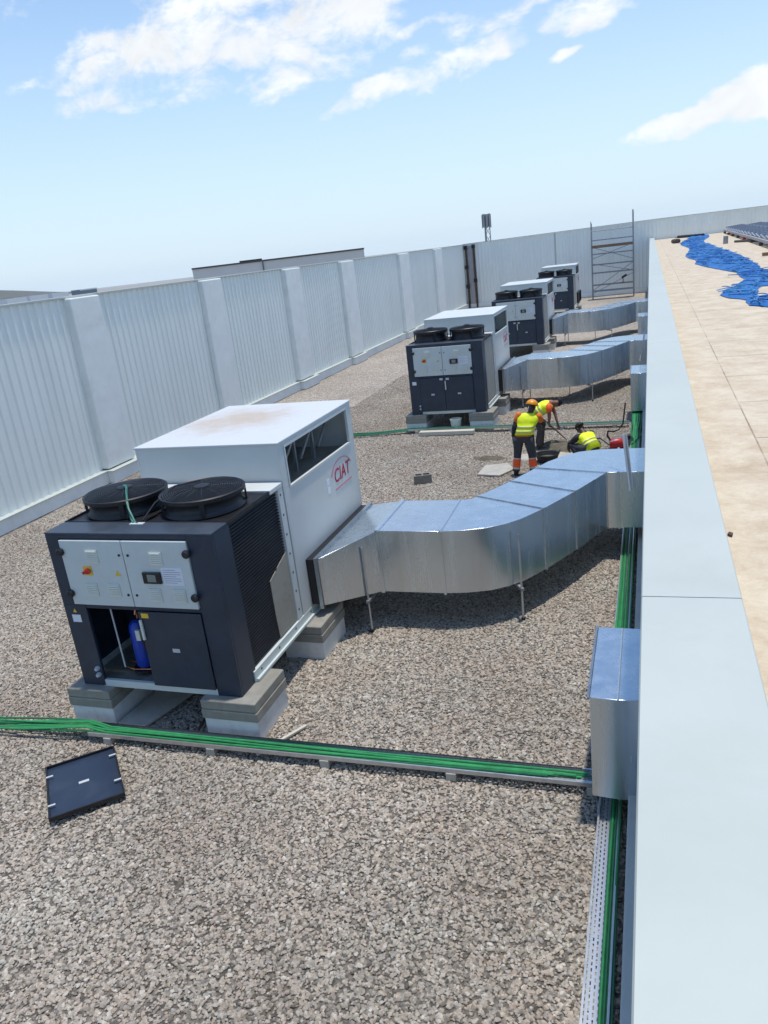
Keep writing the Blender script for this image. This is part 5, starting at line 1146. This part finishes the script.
def make_worker(loc, J, head_dir, cols, lab, helmet=False):
    """J: joint positions local to loc; head_dir: facing direction"""
    w_ = empty('person', loc, label=lab, cat='person', group='workers on the gravel roof')
    J = {k: Vector(v) for k, v in J.items()}
    hd_ = Vector(head_dir).normalized(); nk, hc = J['neck'], J['head']
    upv = (hc - nk).normalized(); sdv = hd_.cross(upv).normalized(); fw = upv.cross(sdv).normalized()
    nodes = {'pelvis': (J['pelvis'], (0.135, 0.115)), 'waist': (J['pelvis'].lerp(J['chest'], 0.5), (0.125, 0.10)), 'chest': (J['chest'], (0.145, 0.115)), 'neckbase': (J['chest'].lerp(nk, 0.7), 0.085),
             'neck': (nk, 0.062), 'jaw': (nk.lerp(hc, 0.55) + fw * 0.03, (0.072, 0.078)), 'head': (hc + fw * 0.01, (0.082, 0.096)), 'crown': (hc + upv * 0.075, (0.062, 0.075)),
             'nose': (hc - upv * 0.02 + fw * 0.105, 0.014)}
    edges = [('pelvis', 'waist'), ('waist', 'chest'), ('chest', 'neckbase'), ('neckbase', 'neck'), ('neck', 'jaw'), ('jaw', 'head'), ('head', 'crown'), ('head', 'nose')]
    for s in 'LR':
        sh, el, wr, ha = J['sh' + s], J['el' + s], J['wr' + s], J['ha' + s]
        nodes.update({'sh' + s: (sh, 0.062), 'el' + s: (el, 0.043), 'wr' + s: (wr, 0.029), 'ha' + s: (wr.lerp(ha, 0.55), (0.036, 0.020))})
        edges += [('chest', 'sh' + s), ('sh' + s, 'el' + s), ('el' + s, 'wr' + s), ('wr' + s, 'ha' + s)]
        d = (ha - wr).normalized(); sd_ = d.cross(Vector(J.get('palm' + s, (0, 1, 0)))).normalized(); nn_ = sd_.cross(d).normalized(); c0 = wr.lerp(ha, 0.55)
        for q, (off, ln) in enumerate(((-0.030, 0.060), (-0.010, 0.075), (0.010, 0.070), (0.030, 0.055))):
            k1, k2 = f'f{q}a{s}', f'f{q}b{s}'
            nodes[k1] = (c0 + d * 0.045 + sd_ * off, 0.0095); nodes[k2] = (c0 + d * (0.045 + ln * 0.75) + sd_ * off * 1.15 + nn_ * ln * 0.45, 0.0075)
            edges += [('ha' + s, k1), (k1, k2)]
        nodes['t' + s] = (c0 + d * 0.012 + sd_ * 0.058 + nn_ * 0.02, 0.011); edges.append(('ha' + s, 't' + s))
        hp, kn, an, to = J['hip' + s], J['kn' + s], J['an' + s], J['to' + s]
        nodes.update({'hip' + s: (hp, 0.095), 'kn' + s: (kn, 0.060), 'an' + s: (an, 0.040), 'to' + s: (to, (0.040, 0.028))})
        edges += [('pelvis', 'hip' + s), ('hip' + s, 'kn' + s), ('kn' + s, 'an' + s), ('an' + s, 'to' + s)]
    body = skin_body(nodes, edges, 'pelvis'); body.materials.clear(); body.materials.append(M[cols['skin']])
    bo = bpy.data.objects.new('body', body); COL.objects.link(bo); bo.parent = w_
    for s in (-1, 1):
        mb = MB(); mb.lathe([(0, 0.012), (0.008, 0.009), (0.012, 0), (0.008, -0.009), (0, -0.012)], n=10)
        c = hc + fw * 0.094 + sdv * s * 0.032 + upv * 0.005; mb.v = [tuple(c + Vector(v)) for v in mb.v]; mb.build('eye', 'eye', bo, smooth='all')
        mb = MB(); c = hc + sdv * s * 0.086 - upv * 0.01 - fw * 0.01; mb.loft([(c - upv * 0.03, fw * 0.008, sdv * 0.008), (c - upv * 0.01, fw * 0.018, sdv * 0.010), (c + upv * 0.018, fw * 0.022, sdv * 0.012), (c + upv * 0.032, fw * 0.010, sdv * 0.008)], 8); mb.build('ear', cols['skin'], bo, smooth='all')
    mb = MB(); c = hc - upv * 0.06 + fw * 0.088; mb.obox(c, sdv * 0.024, upv * 0.005, fw * 0.006); mb.build('mouth', 'eye', bo)
    # hair cap
    mb = MB(); n = 16; rings = []
    for q in range(7):
        a = q / 6 * math.pi * 0.52
        rings.append((hc + upv * (0.035 + 0.098 * math.cos(a)) - fw * 0.012, fw * max(0.004, 0.106 * math.sin(a)), sdv * max(0.004, 0.092 * math.sin(a))))
    mb.loft(rings, n); mb.build('hair', 'hair', w_, smooth='all')
    # trousers and boots
    for s in 'LR':
        hp, kn, an, to = J['hip' + s], J['kn' + s], J['an' + s], J['to' + s]
        d1 = (kn - hp); d2 = (an - kn)
        def ring(c, d, r1, r2):
            d = d.normalized(); a = d.cross(Vector((0, 1, 0.1))).normalized(); b = a.cross(d).normalized(); return (c, a * r1, b * r2)
        pts = [ring(hp + V3(0, 0, 0.05), d1, 0.115, 0.125), ring(hp.lerp(kn, 0.3), d1, 0.105, 0.11), ring(hp.lerp(kn, 0.7), d1, 0.088, 0.09), ring(kn, d1 + d2, 0.08, 0.084), ring(kn.lerp(an, 0.18), d2, 0.078, 0.082), ring(kn.lerp(an, 0.2), d2, 0.078, 0.082),
               ring(kn.lerp(an, 0.26), d2, 0.079, 0.082), ring(kn.lerp(an, 0.74), d2, 0.079, 0.08), ring(kn.lerp(an, 0.84), d2, 0.079, 0.079), ring(kn.lerp(an, 0.85), d2, 0.078, 0.078), ring(an + d2.normalized() * -0.01, d2, 0.074, 0.078)]
        mis = [0] * 10
        if cols.get('band'): mis = [0, 0, 0, 0, 0, 2, 1, 2, 0, 0]
        MB().loft(pts, 16, mis=mis).build('trouser_leg', [cols['trouser'], 'hivis_or', 'reflect'], w_, smooth='all')
        f = (to - an); f.z = 0; f = f.normalized() if f.length > .01 else V3(0, 1, 0); sx_ = f.cross(V3(0, 0, 1))
        bz = min(an.z, to.z) - 0.045; hl = an - f * 0.05; hl.z = bz; mb = MB()
        mb.loft([(V3(hl.x, hl.y, bz + .002), f * 0.03 , V3(0, 0, 0.0) + sx_ * 0.03)] if False else
                [(hl + V3(0, 0, 0.045), sx_ * 0.030, V3(0, 0, 0.040)), (hl + f * 0.02 + V3(0, 0, 0.055), sx_ * 0.046, V3(0, 0, 0.055)), (hl + f * 0.10 + V3(0, 0, 0.052), sx_ * 0.047, V3(0, 0, 0.052)), (hl + f * 0.19 + V3(0, 0, 0.040), sx_ * 0.050, V3(0, 0, 0.040)), (hl + f * 0.255 + V3(0, 0, 0.030), sx_ * 0.035, V3(0, 0, 0.026))], 14)
        top = an + (kn - an).normalized() * 0.10
        mb.loft([(hl + f * 0.055 + V3(0, 0, 0.05), sx_ * 0.046, f * 0.055), (an + V3(0, 0, 0.02), sx_ * 0.052, f * 0.056), (top, sx_ * 0.055, f * 0.058)], 14)
        mb.build('boot', 'boot', w_, smooth='all')
    hc_ = (J['hipL'] + J['hipR']) / 2; ax = (J['hipR'] - J['hipL']).normalized(); sp = (J['chest'] - J['pelvis']).normalized(); bk_ = ax.cross(sp).normalized()
    mb = MB(); mb.loft([(hc_ - sp * 0.09, ax * 0.13, bk_ * 0.105), (hc_, ax * 0.185, bk_ * 0.145), (J['pelvis'] + sp * 0.05, ax * 0.172, bk_ * 0.135), (J['pelvis'] + sp * 0.12, ax * 0.165, bk_ * 0.13)], 20); mb.build('trouser_seat', cols['trouser'], w_, smooth='all')
    # shirt (body under the vest) and sleeves
    sax = (J['shR'] - J['shL']).normalized(); sbk = sax.cross(sp).normalized(); pv, ch = J['pelvis'], J['chest']; mid = (J['shL'] + J['shR']) / 2
    def mixax(f): a = (ax * (1 - f) + sax * f).normalized(); return a, a.cross(sp).normalized()
    rg = []
    for f, r1, r2 in ((0.02, 0.180, 0.143), (0.2, 0.172, 0.136), (0.45, 0.168, 0.13)):
        a, b = mixax(f); rg.append((pv.lerp(mid, f), a * r1, b * r2))
    mb = MB(); mb.loft(rg, 20); mb.build('shirt', cols['shirt'], w_, smooth='all')
    for s in 'LR':
        sh, el, wr = J['sh' + s], J['el' + s], J['wr' + s]
        mb = MB(); mb.tube([sh + (mid - sh) * 0.25, sh, sh.lerp(el, 0.3), sh.lerp(el, 0.55)], [0.07, 0.076, 0.068, 0.062], 14); mb.build('sleeve', cols['shirt'], w_, smooth='all')
        if cols.get('sleeve'):
            mb = MB(); mb.tube([sh.lerp(el, 0.5), el, el.lerp(wr, 0.5), el.lerp(wr, 0.96)], [0.057, 0.052, 0.045, 0.038], 12); mb.build('long_sleeve', cols['sleeve'], w_, smooth='all')
    # hi-vis vest with two reflective bands
    prof = [(cols.get('low', 0.10), 0.200, 0.160), (0.22, 0.186, 0.149), (0.225, 0.189, 0.152), (0.295, 0.189, 0.152), (0.30, 0.186, 0.149), (0.43, 0.183, 0.145), (0.435, 0.187, 0.149), (0.505, 0.188, 0.150), (0.51, 0.185, 0.146), (0.70, 0.212, 0.150), (0.90, 0.225, 0.128), (1.02, 0.200, 0.098), (1.10, 0.130, 0.08), (1.14, 0.085, 0.06)]
    rg = []
    for f, r1, r2 in prof:
        a, b = mixax(min(1, f)); q = 1 + 0.02 * math.sin(f * 31)
        rg.append((pv.lerp(mid, f) , a * r1 * q, b * r2 * q))
    mis = [0, 0, 1, 0, 0, 0, 1, 0, 0, 0, 0, 0, 0]
    mb = MB(); mb.loft(rg, 24, mis=mis); mb.build('safety_vest', ['hivis', 'reflect'], w_, smooth='all')
    if helmet:
        mb = MB(); rings = []
        for q in range(8):
            a = q / 7 * math.pi * 0.5
            rings.append((hc + upv * (0.045 + 0.112 * math.cos(a)), fw * max(0.004, 0.135 * math.sin(a)), sdv * max(0.004, 0.115 * math.sin(a))))
        mb.loft(rings, 20); hm = mb.build('helmet', 'helmet', w_, smooth='all')
        mb = MB(); mb.loft([(hc + upv * 0.040 + fw * 0.02, fw * 0.165, sdv * 0.128), (hc + upv * 0.052 + fw * 0.02, fw * 0.165, sdv * 0.128)], 20); mb.build('brim', 'helmet', hm, smooth=True)
    return w_

# helmeted worker standing with his back to us, leaning a little to the right
make_worker((-2.53, 15.72, 0), dict(pelvis=(0.03, 0, 0.84), chest=(0.13, 0.05, 1.14), neck=(0.18, 0.09, 1.34), head=(0.205, 0.12, 1.44),
    shL=(-0.06, 0.05, 1.29), elL=(-0.16, 0.02, 1.04), wrL=(-0.20, 0.05, 0.83), haL=(-0.205, 0.08, 0.66), shR=(0.34, 0.09, 1.24), elR=(0.42, 0.24, 1.04), wrR=(0.38, 0.42, 0.92), haR=(0.36, 0.54, 0.86),
    hipL=(-0.08, 0, 0.80), knL=(-0.13, 0.05, 0.45), anL=(-0.17, -0.02, 0.09), toL=(-0.20, 0.13, 0.03), hipR=(0.13, 0.0, 0.80), knR=(0.17, 0.06, 0.45), anR=(0.19, 0.04, 0.09), toR=(0.23, 0.20, 0.03), palmL=(1, 0, 0), palmR=(0, 0, -1)),
    (0.30, 1, -0.35), dict(skin='skin_dark', trouser='trousers', shirt='orange_shirt', sleeve='sleeve', band=True), 'worker in orange helmet and yellow vest standing with back turned, orange trouser bands', helmet=True)
# bending worker beyond him, bare headed, digging to the right
make_worker((-2.50, 17.9, 0), dict(pelvis=(-0.06, 0.0, 0.86), chest=(0.18, 0.06, 1.02), neck=(0.35, 0.10, 1.06), head=(0.44, 0.13, 1.055),
    shL=(0.27, 0.26, 1.03), elL=(0.36, 0.30, 0.78), wrL=(0.42, 0.22, 0.56), haL=(0.46, 0.16, 0.44), shR=(0.28, -0.12, 1.02), elR=(0.29, -0.14, 0.78), wrR=(0.26, -0.05, 0.60), haR=(0.27, 0.03, 0.50),
    hipL=(-0.06, 0.11, 0.82), knL=(0.05, 0.13, 0.46), anL=(-0.03, 0.14, 0.09), toL=(0.12, 0.15, 0.03), hipR=(-0.05, -0.10, 0.82), knR=(0.09, -0.10, 0.46), anR=(0.04, -0.10, 0.09), toR=(0.19, -0.11, 0.03), palmL=(0.5, -1, 0), palmR=(0.5, 1, 0)),
    (1, 0.35, -0.75), dict(skin='skin_tan', trouser='trousers_b', shirt='hivis_or', sleeve=None, low=-0.05), 'bare headed worker in yellow vest bending over a shovel behind the helmeted one')
e = empty('shovel', (-2.5, 17.9, 0), label='dark shovel held by the bending worker, blade in the soil', cat='shovel')
p0, p1 = Vector((0.17, 0.06, 0.86)), Vector((0.62, 0.10, 0.10)); pa = Vector((0.255, 0.045, 0.505)); 
p0 = Vector((0.08, 0.02, 0.74)); p1 = Vector((0.66, 0.12, 0.13))
mb = MB(); mb.tube([p0, p0.lerp(p1, 0.5), p1], 0.016, 8); mb.build('shaft', 'wood', e, smooth=True)
u_ = (p1 - p0).normalized(); sd_ = u_.cross(Vector((0, 0, 1))).normalized(); nn_ = sd_.cross(u_)
mb = MB(); mb.tube([p0 - sd_ * 0.06, p0 + sd_ * 0.06], 0.015, 8); mb.build('grip', 'black', e, smooth=True)
mb = MB(); mb.loft([(p1 - u_ * 0.04, sd_ * 0.025, nn_ * 0.018), (p1 + u_ * 0.02, sd_ * 0.10, nn_ * 0.010), (p1 + u_ * 0.15, sd_ * 0.105, nn_ * 0.008), (p1 + u_ * 0.24, sd_ * 0.03, nn_ * 0.005)], 12); mb.build('blade', 'steel_dull', e, smooth=True)
# crouching worker turned to the left, half hidden by the duct
make_worker((-1.27, 16.72, 0), dict(pelvis=(0.10, 0, 0.30), chest=(-0.11, 0.02, 0.50), neck=(-0.20, 0.02, 0.635), head=(-0.265, 0.02, 0.69),
    shL=(-0.14, -0.18, 0.545), elL=(-0.34, -0.23, 0.38), wrL=(-0.48, -0.14, 0.22), haL=(-0.56, -0.07, 0.13), shR=(-0.14, 0.22, 0.545), elR=(-0.36, 0.24, 0.36), wrR=(-0.48, 0.14, 0.20), haR=(-0.56, 0.08, 0.12),
    hipL=(0.10, -0.11, 0.28), knL=(-0.26, -0.22, 0.34), anL=(0.0, -0.20, 0.09), toL=(-0.15, -0.22, 0.03), hipR=(0.10, 0.11, 0.28), knR=(-0.26, 0.20, 0.34), anR=(0.0, 0.18, 0.09), toR=(-0.15, 0.20, 0.03), palmL=(0, 1, 0), palmR=(0, -1, 0)),
    (-1, 0, -0.7), dict(skin='skin_dark', trouser='trousers', shirt='sleeve', sleeve='sleeve', low=-0.18), 'worker in yellow vest crouching to the left, half hidden by the nearest duct').rotation_euler = (0, 0, R(-42))
